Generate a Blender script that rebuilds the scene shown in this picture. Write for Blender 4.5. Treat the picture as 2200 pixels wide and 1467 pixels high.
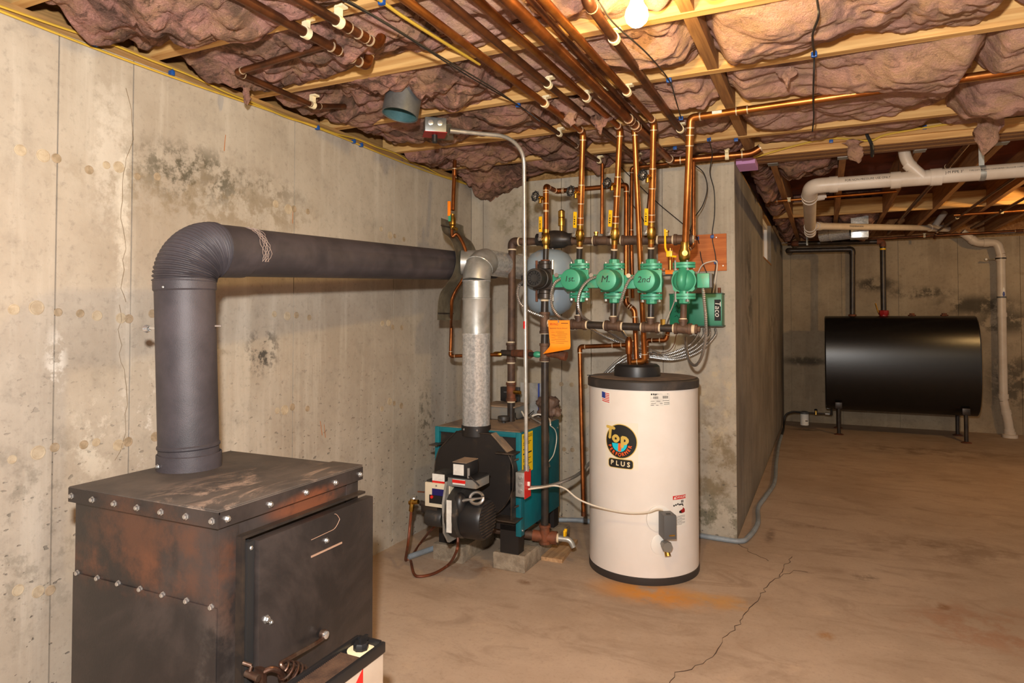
import bpy, bmesh, math, random
from mathutils import Vector, Matrix, noise

for _o in list(bpy.data.objects):
    bpy.data.objects.remove(_o)
scene = bpy.context.scene
COL = scene.collection
random.seed(7)

# ------------------------------------------------------------------ camera
cam_data = bpy.data.cameras.new('camera')
cam = bpy.data.objects.new('camera', cam_data)
COL.objects.link(cam)
YAW, PITCH = 0.4377, 0.0241
cam.location = (2.3719, -4.3543, 1.3676)
cam.rotation_euler = (math.pi / 2 + PITCH, 0.0, YAW)
cam_data.sensor_fit = 'HORIZONTAL'
cam_data.sensor_width = 36.0
cam_data.lens = 36.0 * 1433.19 / 2200.0
cam_data.shift_y = -(733.5 - 650.05) / 2200.0
cam_data.clip_start = 0.05
scene.camera = cam

# ------------------------------------------------------------------ light
world = bpy.data.worlds.new('basement_air')
scene.world = world
world.use_nodes = True
bg = world.node_tree.nodes['Background']
bg.inputs[0].default_value = (1.0, 0.90, 0.80, 1)
bg.inputs[1].default_value = 0.36

def lamp(name, kind, loc, energy, color, radius=0.03):
    d = bpy.data.lights.new(name, kind)
    d.energy = energy
    d.color = color
    d.shadow_soft_size = radius
    o = bpy.data.objects.new(name, d)
    COL.objects.link(o)
    o.location = loc
    return o

# the photographer's flash, held a little above the lens
flash = lamp('camera_flash', 'POINT', (2.30, -4.36, 1.66), 375.0, (1.0, 0.965, 0.925), 0.035)
# warm fill light added behind and right of the camera, no known bulb
lamp('fill_light_behind_camera', 'POINT', (4.6, -4.6, 2.1), 55.0, (1.0, 0.78, 0.5), 0.05)

vs = scene.view_settings
scene.display_settings.display_device = 'sRGB'
vs.view_transform = 'Standard'
vs.look = 'None'
vs.exposure = 0.0
vs.gamma = 1.0
vs.use_curve_mapping = False

# ------------------------------------------------------------------ materials
def lin(c):
    out = []
    for v in c[:3]:
        v = v / 255.0
        out.append(v / 12.92 if v <= 0.04045 else ((v + 0.055) / 1.055) ** 2.4)
    return tuple(out) + (1.0,)

class NT:
    """small helper round a node tree"""
    def __init__(self, name):
        self.m = bpy.data.materials.new(name)
        self.m.use_nodes = True
        self.t = self.m.node_tree
        self.b = self.t.nodes['Principled BSDF']
        g = self.t.nodes.new('ShaderNodeNewGeometry')
        self.pos = g.outputs['Position']
    def link(self, a, b): self.t.links.new(a, b)
    def node(self, k, **kw):
        n = self.t.nodes.new(k)
        for a, v in kw.items(): setattr(n, a, v)
        return n
    def math(self, op, a, b=None, c=None, clamp=False):
        n = self.node('ShaderNodeMath', operation=op, use_clamp=clamp)
        for i, v in enumerate((a, b, c)):
            if v is None: continue
            if hasattr(v, 'is_output'): self.link(v, n.inputs[i])
            else: n.inputs[i].default_value = v
        return n.outputs[0]
    def mapping(self, scale=(1, 1, 1), loc=(0, 0, 0), vec=None):
        n = self.node('ShaderNodeMapping')
        n.inputs['Scale'].default_value = scale
        n.inputs['Location'].default_value = loc
        self.link(vec or self.pos, n.inputs['Vector'])
        return n.outputs[0]
    def noise(self, scale, detail=5, rough=0.6, vec=None, dist=0.0):
        n = self.node('ShaderNodeTexNoise')
        n.inputs['Scale'].default_value = scale
        n.inputs['Detail'].default_value = detail
        n.inputs['Roughness'].default_value = rough
        n.inputs['Distortion'].default_value = dist
        self.link(vec or self.pos, n.inputs['Vector'])
        return n.outputs['Fac']
    def ramp(self, fac, lo, hi):
        n = self.node('ShaderNodeMapRange', clamp=True)
        n.interpolation_type = 'SMOOTHSTEP'
        n.inputs['From Min'].default_value = lo
        n.inputs['From Max'].default_value = hi
        self.link(fac, n.inputs['Value'])
        return n.outputs[0]
    def mix(self, fac, a, b):
        n = self.node('ShaderNodeMix', data_type='RGBA')
        for v, i in ((fac, 0), (a, 6), (b, 7)):
            if hasattr(v, 'is_output'): self.link(v, n.inputs[i])
            else: n.inputs[i].default_value = v
        return n.outputs[2]
    def blob(self, c, r, soft=0.5):
        """1 inside the ellipsoid c, r in world space, falling to 0 at its rim"""
        a = self.node('ShaderNodeVectorMath', operation='SUBTRACT'); self.link(self.pos, a.inputs[0]); a.inputs[1].default_value = c
        d = self.node('ShaderNodeVectorMath', operation='DIVIDE'); self.link(a.outputs[0], d.inputs[0]); d.inputs[1].default_value = r
        l = self.node('ShaderNodeVectorMath', operation='LENGTH'); self.link(d.outputs[0], l.inputs[0])
        n = self.node('ShaderNodeMapRange', clamp=True)
        n.interpolation_type = 'SMOOTHSTEP'
        n.inputs['From Min'].default_value = 1.0; n.inputs['From Max'].default_value = soft
        self.link(l.outputs['Value'], n.inputs['Value'])
        return n.outputs[0]
    def bump(self, h, dist, strength=1.0):
        n = self.node('ShaderNodeBump')
        n.inputs['Distance'].default_value = dist
        n.inputs['Strength'].default_value = strength
        self.link(h, n.inputs['Height'])
        self.link(n.outputs[0], self.b.inputs['Normal'])
    def set(self, col=None, rough=None, metal=None):
        for k, v in (('Base Color', col), ('Roughness', rough), ('Metallic', metal)):
            if v is None: continue
            if hasattr(v, 'is_output'): self.link(v, self.b.inputs[k])
            else: self.b.inputs[k].default_value = v
        return self.m

MATS = {}
def M(name, col, rough=0.5, metal=0.0, col2=None, vs=6.0, lo=0.35, hi=0.65, bump=0.0, bs=60.0, stretch=(1, 1, 1), coat=0.0):
    n = NT(name)
    base = lin(col)
    if col2 is not None:
        v = n.mapping(stretch)
        f = n.ramp(n.noise(vs, 6, 0.62, v, 0.3), lo, hi)
        base = n.mix(f, lin(col), lin(col2))
    n.set(base, rough, metal)
    if coat: n.b.inputs['Coat Weight'].default_value = coat
    if bump: n.bump(n.noise(bs, 3, 0.6), bump)
    MATS[name] = n.m
    return n.m

def concrete(name, c1, c2, c3, blobs=(), pits=None):
    n = NT(name)
    big = n.noise(1.3, 8, 0.65)
    streak = n.noise(1.0, 6, 0.6, n.mapping((9, 9, 0.55)))
    fine = n.noise(38, 5, 0.7)
    col = n.mix(n.ramp(big, 0.34, 0.66), lin(c1), lin(c2))
    col = n.mix(n.math('MULTIPLY', n.ramp(streak, 0.5, 0.72), 0.55), col, lin(c3))
    mott = n.noise(7.0, 6, 0.7)
    col = n.mix(n.math('MULTIPLY', n.ramp(mott, 0.5, 0.75), 0.35), col, lin(tuple(v * 0.66 for v in c1)))
    col = n.mix(n.math('MULTIPLY', n.ramp(fine, 0.52, 0.72), 0.3), col, lin(tuple(v * 0.62 for v in c2)))
    for (c, r, bc, amt, ns, th) in blobs:
        m = n.blob(c, r, 0.25)
        nz = n.ramp(n.noise(ns, 7, 0.72), th, th + 0.12)
        f = n.math('MULTIPLY', n.math('MULTIPLY', m, nz), amt)
        col = n.mix(f, col, lin(bc))
    h = n.math('MULTIPLY', fine, 0.4)
    if pits:
        # air holes left by the forms, thick low on the wall
        sp = n.noise(26, 2, 0.5, n.mapping((1, 1, 1.9)))
        p = n.ramp(sp, 0.66, 0.70)
        z = n.node('ShaderNodeSeparateXYZ'); n.link(n.pos, z.inputs[0])
        zz = n.ramp(z.outputs[2], pits[1], pits[0])
        p = n.math('MULTIPLY', p, zz)
        col = n.mix(n.math('MULTIPLY', p, 0.75), col, lin(tuple(v * 0.5 for v in c1)))
        h = n.math('SUBTRACT', h, p)
    n.set(col, 0.9)
    n.bump(h, 0.004, 0.7)
    MATS[name] = n.m
    return n.m

concrete('concrete_left', (186, 175, 159), (165, 152, 135), (206, 197, 182), pits=(0.2, 1.7), blobs=[
    ((0.0, -2.404, 1.970), (0.4, 0.42, 0.17), (74, 68, 50), 0.85, 9, 0.46),
    ((0.0, -2.158, 1.976), (0.4, 0.55, 0.12), (96, 84, 62), 0.6, 12, 0.48),
    ((0.0, -2.284, 1.862), (0.4, 0.9, 0.16), (128, 110, 80), 0.55, 8, 0.45),
    ((0.0, -2.025, 1.216), (0.3, 0.14, 0.15), (70, 66, 60), 0.95, 14, 0.47),
    ((0.0, -0.619, 0.711), (0.3, 0.13, 0.30), (84, 80, 66), 0.75, 20, 0.48),
    ((0.0, -2.951, 1.218), (0.3, 0.05, 0.16), (236, 230, 218), 0.6, 16, 0.46),
    ((0.0, -2.774, 1.975), (0.3, 0.13, 0.42), (224, 216, 202), 0.4, 6, 0.47),
    ((0.0, -2.641, 0.986), (0.3, 0.12, 0.28), (234, 228, 218), 0.6, 13, 0.52),
    ((0.0, -2.803, 0.941), (0.3, 0.16, 0.22), (214, 206, 190), 0.6, 10, 0.48),
    ((0.0, -2.717, 1.725), (0.3, 0.05, 0.6), (222, 214, 198), 0.5, 10, 0.46),
    ((0.0, -3.031, 0.659), (0.3, 0.5, 0.5), (110, 104, 90), 0.45, 9, 0.5)])
concrete('concrete_back', (186, 175, 158), (163, 151, 133), (204, 195, 179), pits=(0.0, 1.3), blobs=[
    ((0.372, 0.0, 2.121), (0.25, 0.3, 0.35), (112, 106, 78), 0.6, 9, 0.47),
    ((1.751, 0.0, 0.446), (0.28, 0.3, 0.6), (112, 94, 62), 0.7, 4, 0.46),
    ((1.692, 0.0, 0.091), (0.4, 0.3, 0.25), (92, 88, 66), 0.8, 6, 0.44),
    ((1.769, 0.0, 0.884), (0.16, 0.3, 0.5), (196, 178, 146), 0.6, 10, 0.5),
    ((0.656, 0.0, 0.668), (0.35, 0.3, 0.35), (132, 126, 108), 0.5, 9, 0.47)])
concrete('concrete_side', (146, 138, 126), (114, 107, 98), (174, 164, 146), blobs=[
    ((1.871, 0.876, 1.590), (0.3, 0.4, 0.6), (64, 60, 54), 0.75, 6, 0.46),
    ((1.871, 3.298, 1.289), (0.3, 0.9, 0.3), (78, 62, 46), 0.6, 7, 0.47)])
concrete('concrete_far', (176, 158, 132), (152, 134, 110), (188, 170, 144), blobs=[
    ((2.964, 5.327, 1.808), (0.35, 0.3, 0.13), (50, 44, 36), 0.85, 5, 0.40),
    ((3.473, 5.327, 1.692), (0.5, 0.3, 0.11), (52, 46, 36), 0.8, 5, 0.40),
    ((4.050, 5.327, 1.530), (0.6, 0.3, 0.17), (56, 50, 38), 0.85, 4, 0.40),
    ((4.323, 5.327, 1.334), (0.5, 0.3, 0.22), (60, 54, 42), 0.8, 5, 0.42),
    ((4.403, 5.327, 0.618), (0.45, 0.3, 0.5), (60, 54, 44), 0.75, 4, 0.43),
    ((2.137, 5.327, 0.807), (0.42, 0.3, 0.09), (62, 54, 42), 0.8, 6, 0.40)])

def floor_material():
    n = NT('concrete_floor')
    big = n.noise(0.9, 8, 0.65)
    sw = n.noise(2.2, 7, 0.68, n.mapping((1.0, 2.4, 1)), 1.2)
    fine = n.noise(60, 5, 0.72)
    col = n.mix(n.ramp(big, 0.32, 0.68), lin((188, 166, 144)), lin((166, 143, 120)))
    col = n.mix(n.math('MULTIPLY', n.ramp(sw, 0.48, 0.72), 0.6), col, lin((142, 118, 96)))
    col = n.mix(n.math('MULTIPLY', n.ramp(n.noise(5, 7, 0.7), 0.55, 0.75), 0.4), col, lin((206, 178, 148)))
    col = n.mix(n.math('MULTIPLY', n.ramp(fine, 0.5, 0.75), 0.3), col, lin((124, 98, 76)))
    for (c, r, bc, amt, ns, th) in [
        ((1.579, -1.023, 0.0), (0.42, 0.20, 0.3), (206, 136, 40), 0.9, 4, 0.36),
        ((1.885, -0.971, 0.0), (0.30, 0.14, 0.3), (200, 146, 70), 0.7, 5, 0.40),
        ((3.054, 0.366, 0.0), (0.7, 0.5, 0.3), (104, 74, 50), 0.5, 4, 0.44),
        ((3.349, 3.710, 0.0), (1.4, 0.5, 0.3), (96, 76, 58), 0.55, 4, 0.42),
        ((2.556, -0.337, 0.0), (0.10, 0.08, 0.3), (96, 76, 58), 0.7, 20, 0.42),
        ((3.025, -0.762, 0.0), (0.5, 0.4, 0.3), (150, 96, 62), 0.6, 5, 0.42),
        ((2.364, -1.141, 0.0), (0.05, 0.06, 0.3), (158, 110, 56), 0.8, 20, 0.36),
        ((2.868, -0.588, 0.0), (0.05, 0.06, 0.3), (130, 88, 50), 0.8, 20, 0.36),
        ((2.049, 0.179, 0.0), (0.04, 0.22, 0.3), (112, 92, 76), 0.75, 20, 0.34),
        ((2.271, 0.491, 0.0), (0.26, 0.05, 0.3), (122, 98, 78), 0.6, 20, 0.38),
        ((2.133, 4.674, 0.0), (0.26, 0.16, 0.3), (56, 44, 34), 0.8, 6, 0.34),
        ((0.579, -1.074, 0.0), (0.3, 0.16, 0.3), (134, 90, 52), 0.6, 7, 0.42),
        ((0.953, -1.153, 0.0), (0.07, 0.05, 0.3), (120, 82, 48), 0.7, 20, 0.36)]:
        f = n.math('MULTIPLY', n.math('MULTIPLY', n.blob(c, r, 0.15), n.ramp(n.noise(ns, 7, 0.7), th, th + 0.2)), amt)
        col = n.mix(f, col, lin(bc))
    n.set(col, n.math('ADD', n.math('MULTIPLY', big, 0.3), 0.6))
    n.bump(n.math('ADD', n.math('MULTIPLY', fine, 0.3), n.noise(6, 4, 0.6)), 0.004, 0.5)
    MATS['concrete_floor'] = n.m
floor_material()

def insulation_material(name, pink, warm, dirt, amount):
    n = NT(name)
    a = n.noise(7.0, 7, 0.68, None, 0.8)
    b = n.noise(3.4, 7, 0.7, n.mapping((1, 1.5, 1), (3, 1, 0)), 1.1)
    c = n.noise(13.0, 7, 0.72, n.mapping((1, 1.6, 1.2), (1, 5, 2)), 1.4)
    fib = n.noise(60, 5, 0.78, n.mapping((1.0, 2.6, 1.8)), 1.6)
    col = n.mix(n.ramp(a, 0.38, 0.64), lin(pink), lin(warm))
    pale = tuple(min(255, v * 1.14) for v in pink)
    col = n.mix(n.math('MULTIPLY', n.ramp(n.noise(10, 6, 0.7, n.mapping((1, 1, 1), (7, 7, 7)), 1.0), 0.52, 0.7), 0.55), col, lin(pale))
    col = n.mix(n.math('MULTIPLY', n.ramp(b, 0.60 - 0.20 * amount, 0.76 - 0.18 * amount), 0.35 + 0.5 * amount), col, lin(dirt))
    col = n.mix(n.math('MULTIPLY', n.ramp(c, 0.56 - 0.06 * amount, 0.70 - 0.06 * amount), 0.30 + 0.45 * amount), col, lin(tuple(v * 0.8 for v in dirt)))
    col = n.mix(n.math('MULTIPLY', n.ramp(fib, 0.5, 0.78), 0.4), col, lin(tuple(v * 0.58 for v in pink)))
    n.set(col, 1.0)
    n.b.inputs['Specular IOR Level'].default_value = 0.1
    n.bump(n.math('ADD', fib, n.math('MULTIPLY', n.noise(24, 6, 0.72, None, 0.8), 1.8)), 0.022, 0.9)
    MATS[name] = n.m
insulation_material('insulation_dirty', (210, 156, 142), (200, 156, 124), (98, 80, 68), 0.8)
insulation_material('insulation_pink', (222, 172, 154), (218, 174, 138), (140, 106, 92), 0.42)

def wood(name, c1, c2, axis, knots=True):
    n = NT(name)
    sc = {'x': (0.7, 14, 14), 'y': (14, 0.7, 14), 'z': (14, 14, 0.7)}[axis]
    g = n.noise(3.0, 7, 0.6, n.mapping(sc), 0.6)
    col = n.mix(n.ramp(g, 0.35, 0.68), lin(c1), lin(c2))
    if knots:
        k = n.ramp(n.noise(2.6, 2, 0.4), 0.72, 0.76)
        col = n.mix(n.math('MULTIPLY', k, 0.6), col, lin(tuple(v * 0.5 for v in c2)))
    n.set(col, 0.75)
    n.bump(g, 0.002, 0.4)
    MATS[name] = n.m
wood('wood_joist', (214, 172, 108), (182, 132, 72), 'x')
wood('wood_joist_far', (176, 126, 74), (140, 92, 50), 'y')
wood('wood_blocking', (164, 118, 66), (128, 86, 46), 'y')
wood('wood_sill', (172, 132, 78), (134, 98, 54), 'y')
wood('wood_lvl', (222, 178, 112), (186, 138, 78), 'x', False)
wood('wood_board', (196, 158, 116), (160, 122, 84), 'y')
wood('plywood', (204, 122, 62), (176, 92, 42), 'x', True)
M('subfloor', (128, 66, 46), 0.85, 0, (96, 50, 36), 4)

M('copper', (160, 96, 50), 0.36, 0.9, (116, 66, 34), 9, bump=0)
M('copper_bright', (192, 122, 60), 0.32, 0.9, (150, 88, 42), 7)
M('copper_dark', (122, 74, 44), 0.42, 0.75, (80, 50, 34), 8)
M('brass', (206, 166, 82), 0.35, 1.0, (156, 118, 52), 20)
M('solder', (188, 166, 136), 0.45, 0.4)
M('sealant', (214, 194, 162), 0.8)
M('clip_white', (232, 216, 176), 0.55)
M('iron_black', (46, 42, 40), 0.38, 0.3, (66, 56, 48), 14)
M('iron_brown', (104, 78, 60), 0.62, 0.25, (72, 54, 44), 10, bump=0.0008)
M('iron_rust', (128, 72, 44), 0.7, 0.2, (88, 56, 38), 14, bump=0.001)
M('galvanized', (226, 228, 228), 0.27, 0.55, (186, 190, 192), 70, bump=0.0007, bs=120)
M('galvanized_dull', (190, 190, 186), 0.42, 0.6, (156, 156, 150), 10)
M('chrome', (214, 214, 212), 0.25, 0.8)
M('conduit_steel', (206, 204, 198), 0.32, 0.7, (180, 178, 172), 16)
M('flex_steel', (190, 188, 184), 0.34, 0.9)
M('flue_black', (72, 66, 70), 0.55, 0.1, (54, 50, 54), 5, bump=0.0006, bs=300)
M('shield_steel', (150, 144, 126), 0.38, 0.7, (112, 106, 92), 9)
M('pump_green', (58, 150, 116), 0.42, 0.1, (112, 132, 98), 9, 0.52, 0.72)
M('box_green', (20, 118, 84), 0.4, 0.1)
M('box_green_dark', (14, 70, 52), 0.5)
M('teal', (10, 116, 128), 0.4, 0.05, (8, 96, 108), 3)
M('teal_dusty', (158, 132, 106), 0.85, 0, (118, 104, 90), 7)
M('boiler_black', (34, 30, 28), 0.5, 0.1, (78, 62, 46), 7, 0.55, 0.78)
M('boiler_black_edge', (84, 72, 62), 0.45, 0.4, (48, 42, 38), 12)
M('plastic_black', (30, 29, 30), 0.4)
M('plastic_black_dusty', (44, 42, 40), 0.5, 0, (92, 80, 66), 12, 0.55, 0.75)
M('rubber', (28, 27, 27), 0.7)
M('heater_white', (234, 227, 220), 0.30, 0.0, (226, 218, 209), 2)
M('heater_cap', (52, 48, 46), 0.5, 0, (84, 74, 66), 6, 0.5, 0.75)
M('cap_dust', (132, 114, 100), 0.9, 0, (104, 90, 80), 9)
M('grey_paint', (118, 120, 118), 0.45, 0.1, (134, 124, 110), 6)
M('grey_dark', (86, 86, 86), 0.5)
M('beige', (214, 202, 176), 0.5)
M('red', (204, 34, 28), 0.4)
M('red_dark', (150, 22, 24), 0.4)
M('white', (232, 228, 220), 0.5)
M('paper', (226, 224, 216), 0.7, 0, (206, 204, 198), 30)
M('case_paint', (196, 180, 162), 0.5, 0, (184, 166, 148), 4)
M('yellow', (240, 186, 10), 0.4)
M('yellow_label', (236, 200, 20), 0.5)
M('orange_lever', (236, 128, 16), 0.4)
M('tag_orange', (255, 154, 26), 0.6, 0, (250, 140, 16), 5)
M('ink', (24, 22, 20), 0.7)
M('ink_faded', (120, 76, 24), 0.8)
M('tank_blue', (150, 166, 178), 0.4, 0.2, (166, 158, 150), 5, 0.55, 0.75)
M('tank_black', (18, 17, 17), 0.27, 0.0, (24, 23, 22), 30, bump=0.0004, bs=140)
M('pvc', (212, 198, 182), 0.4, 0, (200, 184, 166), 4)
M('hose_grey', (150, 162, 172), 0.5, 0, (132, 138, 142), 8)
M('hose_copper', (126, 66, 38), 0.5, 0.3, (92, 50, 32), 12)
M('wire_black', (30, 26, 24), 0.5)
M('wire_yellow', (206, 168, 60), 0.55)
M('wire_white', (222, 212, 194), 0.5)
M('staple_blue', (24, 78, 150), 0.4)
M('display_blue', (36, 34, 92), 0.25)
M('block', (158, 144, 124), 0.95, 0, (130, 116, 98), 18, bump=0.004, bs=90)
M('cyan', (20, 196, 220), 0.5)
M('gold', (216, 184, 92), 0.4, 0.1)
M('orange_ink', (240, 96, 30), 0.5)
M('flag_blue', (40, 62, 140), 0.5)
M('window_glass', (206, 192, 174), 0.4)
M('pink_foam', (206, 150, 196), 0.8)
M('latch_steel', (120, 104, 92), 0.4, 0.8, (92, 66, 54), 20)
M('bolt_steel', (190, 190, 188), 0.35, 0.9)

def stove_material():
    n = NT('stove_steel')
    a = n.noise(3.2, 7, 0.66, None, 0.6)
    col = n.mix(n.ramp(a, 0.38, 0.64), lin((46, 42, 41)), lin((68, 60, 57)))
    for (c, r, bc, amt, ns, th) in [
        ((0.76, -3.18, 0.79), (0.33, 0.12, 0.17), (98, 66, 50), 0.8, 5, 0.42),
        ((0.70, -3.18, 0.70), (0.34, 0.12, 0.09), (112, 72, 52), 0.75, 7, 0.44),
        ((1.05, -2.86, 0.845), (0.12, 0.2, 0.045), (132, 80, 56), 0.85, 8, 0.38),
        ((1.05, -3.14, 0.70), (0.12, 0.06, 0.2), (104, 66, 46), 0.6, 8, 0.44),
        ((1.04, -3.18, 0.45), (0.12, 0.12, 0.3), (88, 82, 78), 0.6, 8, 0.42)]:
        f = n.math('MULTIPLY', n.math('MULTIPLY', n.blob(c, r, 0.45), n.ramp(n.noise(ns, 7, 0.7), th, th + 0.22)), amt)
        col = n.mix(f, col, lin(bc))
    n.set(col, n.math('ADD', n.math('MULTIPLY', a, 0.35), 0.25), 0.35)
    n.bump(n.noise(120, 4, 0.7), 0.0008, 0.6)
    MATS['stove_steel'] = n.m
    n = NT('stove_top')
    a = n.noise(4.0, 7, 0.66)
    col = n.mix(n.ramp(a, 0.36, 0.66), lin((70, 64, 60)), lin((94, 85, 78)))
    d = n.noise(9, 8, 0.72, n.mapping((1.0, 0.5, 1)), 1.2)
    m = n.blob((0.96, -2.98, 0.91), (0.34, 0.48, 0.3), 0.2)
    col = n.mix(n.math('MULTIPLY', n.math('MULTIPLY', n.ramp(d, 0.50, 0.66), m), 0.6), col, lin((192, 166, 146)))
    n.set(col, 0.6, 0.2)
    n.bump(n.noise(90, 4, 0.7), 0.001, 0.5)
    MATS['stove_top'] = n.m
stove_material()

# ------------------------------------------------------------------ geometry helpers
def frame(d):
    d = Vector(d).normalized()
    u = Vector((0, 0, 1)) if abs(d.z) < 0.9 else Vector((1, 0, 0))
    a = d.cross(u).normalized()
    return a, a.cross(d).normalized() * 1.0, d

class MB:
    def __init__(self): self.v = []; self.f = []
    def add(self, vs, fs):
        o = len(self.v)
        self.v += [Vector(p) for p in vs]
        self.f += [tuple(i + o for i in f) for f in fs]
        return self
    def boxmm(self, x0, x1, y0, y1, z0, z1, bev=0.0):
        return self.box(((x0 + x1) / 2, (y0 + y1) / 2, (z0 + z1) / 2), (abs(x1 - x0), abs(y1 - y0), abs(z1 - z0)), bev=bev)
    def box(self, c, s, rot=None, bev=0.0):
        bm = bmesh.new()
        bmesh.ops.create_cube(bm, size=1.0)
        for v in bm.verts: v.co = Vector((v.co.x * s[0], v.co.y * s[1], v.co.z * s[2]))
        if bev: bmesh.ops.bevel(bm, geom=bm.edges[:], offset=bev, segments=2, profile=0.6, affect='EDGES')
        R = rot.to_3x3() if rot is not None else Matrix.Identity(3)
        bm.verts.index_update()
        self.add([R @ v.co + Vector(c) for v in bm.verts], [[v.index for v in f.verts] for f in bm.faces])
        bm.free()
        return self
    def cyl(self, p0, p1, r0, r1=None, n=16):
        return self.tube([p0, p1], [r0, r0 if r1 is None else r1], n)
    def tube(self, pts, r, n=10, cap=True):
        pts = [Vector(p) for p in pts]
        if not isinstance(r, (list, tuple)): r = [r] * len(pts)
        m = len(pts)
        d0 = (pts[1] - pts[0]).normalized()
        a, b, _ = frame(d0)
        vs, fs = [], []
        prev = d0
        for i in range(m):
            if i == 0: d = d0
            elif i == m - 1: d = (pts[i] - pts[i - 1]).normalized()
            else: d = ((pts[i] - pts[i - 1]).normalized() + (pts[i + 1] - pts[i]).normalized()).normalized()
            q = prev.rotation_difference(d)
            a = q @ a; b = q @ b; prev = d
            for k in range(n):
                t = 2 * math.pi * k / n
                vs.append(pts[i] + (a * math.cos(t) + b * math.sin(t)) * r[i])
        for i in range(m - 1):
            for k in range(n):
                k2 = (k + 1) % n
                fs.append((i * n + k, i * n + k2, (i + 1) * n + k2, (i + 1) * n + k))
        if cap:
            fs.append(tuple(range(n - 1, -1, -1)))
            fs.append(tuple(range((m - 1) * n, m * n)))
        return self.add(vs, fs)
    def lathe(self, prof, o=(0, 0, 0), axis=(0, 0, 1), n=32, close=False):
        a, b, d = frame(axis)
        o = Vector(o)
        vs, fs = [], []
        for (r, h) in prof:
            for k in range(n):
                t = 2 * math.pi * k / n
                vs.append(o + (a * math.cos(t) + b * math.sin(t)) * max(r, 1e-5) + d * h)
        m = len(prof)
        for i in range(m - 1 if not close else m):
            j = (i + 1) % m
            for k in range(n):
                k2 = (k + 1) % n
                fs.append((i * n + k, i * n + k2, j * n + k2, j * n + k))
        if not close:
            fs.append(tuple(range(n - 1, -1, -1)))
            fs.append(tuple(range((m - 1) * n, m * n)))
        return self.add(vs, fs)
    def torus(self, c, axis, R, r, n=24, k=8):
        prof = [(R + r * math.cos(2 * math.pi * i / k), r * math.sin(2 * math.pi * i / k)) for i in range(k)]
        return self.lathe(prof, c, axis, n, close=True)
    def sph(self, c, r, s=(1, 1, 1), n=16):
        prof = [(r * math.sin(math.pi * i / 10), -r * math.cos(math.pi * i / 10)) for i in range(11)]
        o = len(self.v)
        self.lathe(prof, (0, 0, 0), (0, 0, 1), n)
        for i in range(o, len(self.v)):
            p = self.v[i]; self.v[i] = Vector((p.x * s[0] + c[0], p.y * s[1] + c[1], p.z * s[2] + c[2]))
        return self
    def prism(self, poly, o, u, v, depth):
        """polygon in the plane o,u,v pushed along u x v by depth"""
        o, u, v = Vector(o), Vector(u), Vector(v)
        w = u.cross(v).normalized() * depth
        n = len(poly)
        a = [o + u * p[0] + v * p[1] for p in poly]
        fs = [tuple(range(n - 1, -1, -1)), tuple(range(n, 2 * n))]
        fs += [(i, (i + 1) % n, n + (i + 1) % n, n + i) for i in range(n)]
        return self.add(a + [p + w for p in a], fs)
    def build(self, name, mat, parent=None, ang=35, kind=None, label=None):
        lo = Vector([min(p[i] for p in self.v) for i in range(3)])
        hi = Vector([max(p[i] for p in self.v) for i in range(3)])
        c = (lo + hi) / 2; c.z = lo.z
        me = bpy.data.meshes.new(name)
        me.from_pydata([p - c for p in self.v], [], self.f)
        me.validate()
        bm = bmesh.new(); bm.from_mesh(me)
        bmesh.ops.recalc_face_normals(bm, faces=bm.faces[:])
        bm.to_mesh(me); bm.free()
        if ang:
            me.polygons.foreach_set('use_smooth', [True] * len(me.polygons))
            me.set_sharp_from_angle(angle=math.radians(ang))
        me.materials.append(MATS[mat])
        return place(name, me, c, parent, kind, label)

WLOC = {}
def place(name, me, loc, parent=None, kind=None, label=None, rot=None):
    o = bpy.data.objects.new(name, me)
    COL.objects.link(o)
    loc = Vector(loc)
    if parent is not None:
        o.parent = parent
        o.location = loc - WLOC[parent.name]
    else:
        o.location = loc
    if rot is not None:
        o.rotation_mode = 'QUATERNION'; o.rotation_quaternion = rot
    WLOC[o.name] = loc
    if kind: o['kind'] = kind
    if label: o['label'] = label
    return o

def thing(name, label, cat, loc, group=None):
    o = place(name, None, loc)
    o.empty_display_size = 0.1
    return tag(o, label, cat, group)

def tag(o, label, cat, group=None):
    o['label'] = label; o['category'] = cat
    if group: o['group'] = group
    return o

def rounded(pts, rad, n=6):
    """polyline with its corners rounded"""
    pts = [Vector(p) for p in pts]
    out = [pts[0]]
    for i in range(1, len(pts) - 1):
        a, p, b = pts[i - 1], pts[i], pts[i + 1]
        da, db = (a - p), (b - p)
        r = min(rad, da.length * 0.49, db.length * 0.49)
        s, e = p + da.normalized() * r, p + db.normalized() * r
        for k in range(n + 1):
            t = k / n
            out.append(s * (1 - t) ** 2 + p * 2 * t * (1 - t) + e * t * t)
    out.append(pts[-1])
    return out

def spline(pts, n=6):
    """smooth curve through the points"""
    P = [Vector(p) for p in pts]
    P = [P[0] * 2 - P[1]] + P + [P[-1] * 2 - P[-2]]
    out = []
    for i in range(1, len(P) - 2):
        a, b, c, d = P[i - 1], P[i], P[i + 1], P[i + 2]
        for k in range(n):
            t = k / n
            out.append(0.5 * ((2 * b) + (c - a) * t + (2 * a - 5 * b + 4 * c - d) * t * t + (3 * b - a - 3 * c + d) * t ** 3))
    out.append(P[-2])
    return out

def text_geo(s, size, align='CENTER'):
    cu = bpy.data.curves.new('lettering', 'FONT')
    cu.body = s; cu.size = size; cu.align_x = align; cu.align_y = 'CENTER'; cu.resolution_u = 3
    ob = bpy.data.objects.new('lettering', cu)
    COL.objects.link(ob)
    me = bpy.data.meshes.new_from_object(ob)
    vs_ = [v.co.copy() for v in me.vertices]
    fs_ = [tuple(p.vertices) for p in me.polygons]
    bpy.data.objects.remove(ob); bpy.data.curves.remove(cu); bpy.data.meshes.remove(me)
    return vs_, fs_

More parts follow.
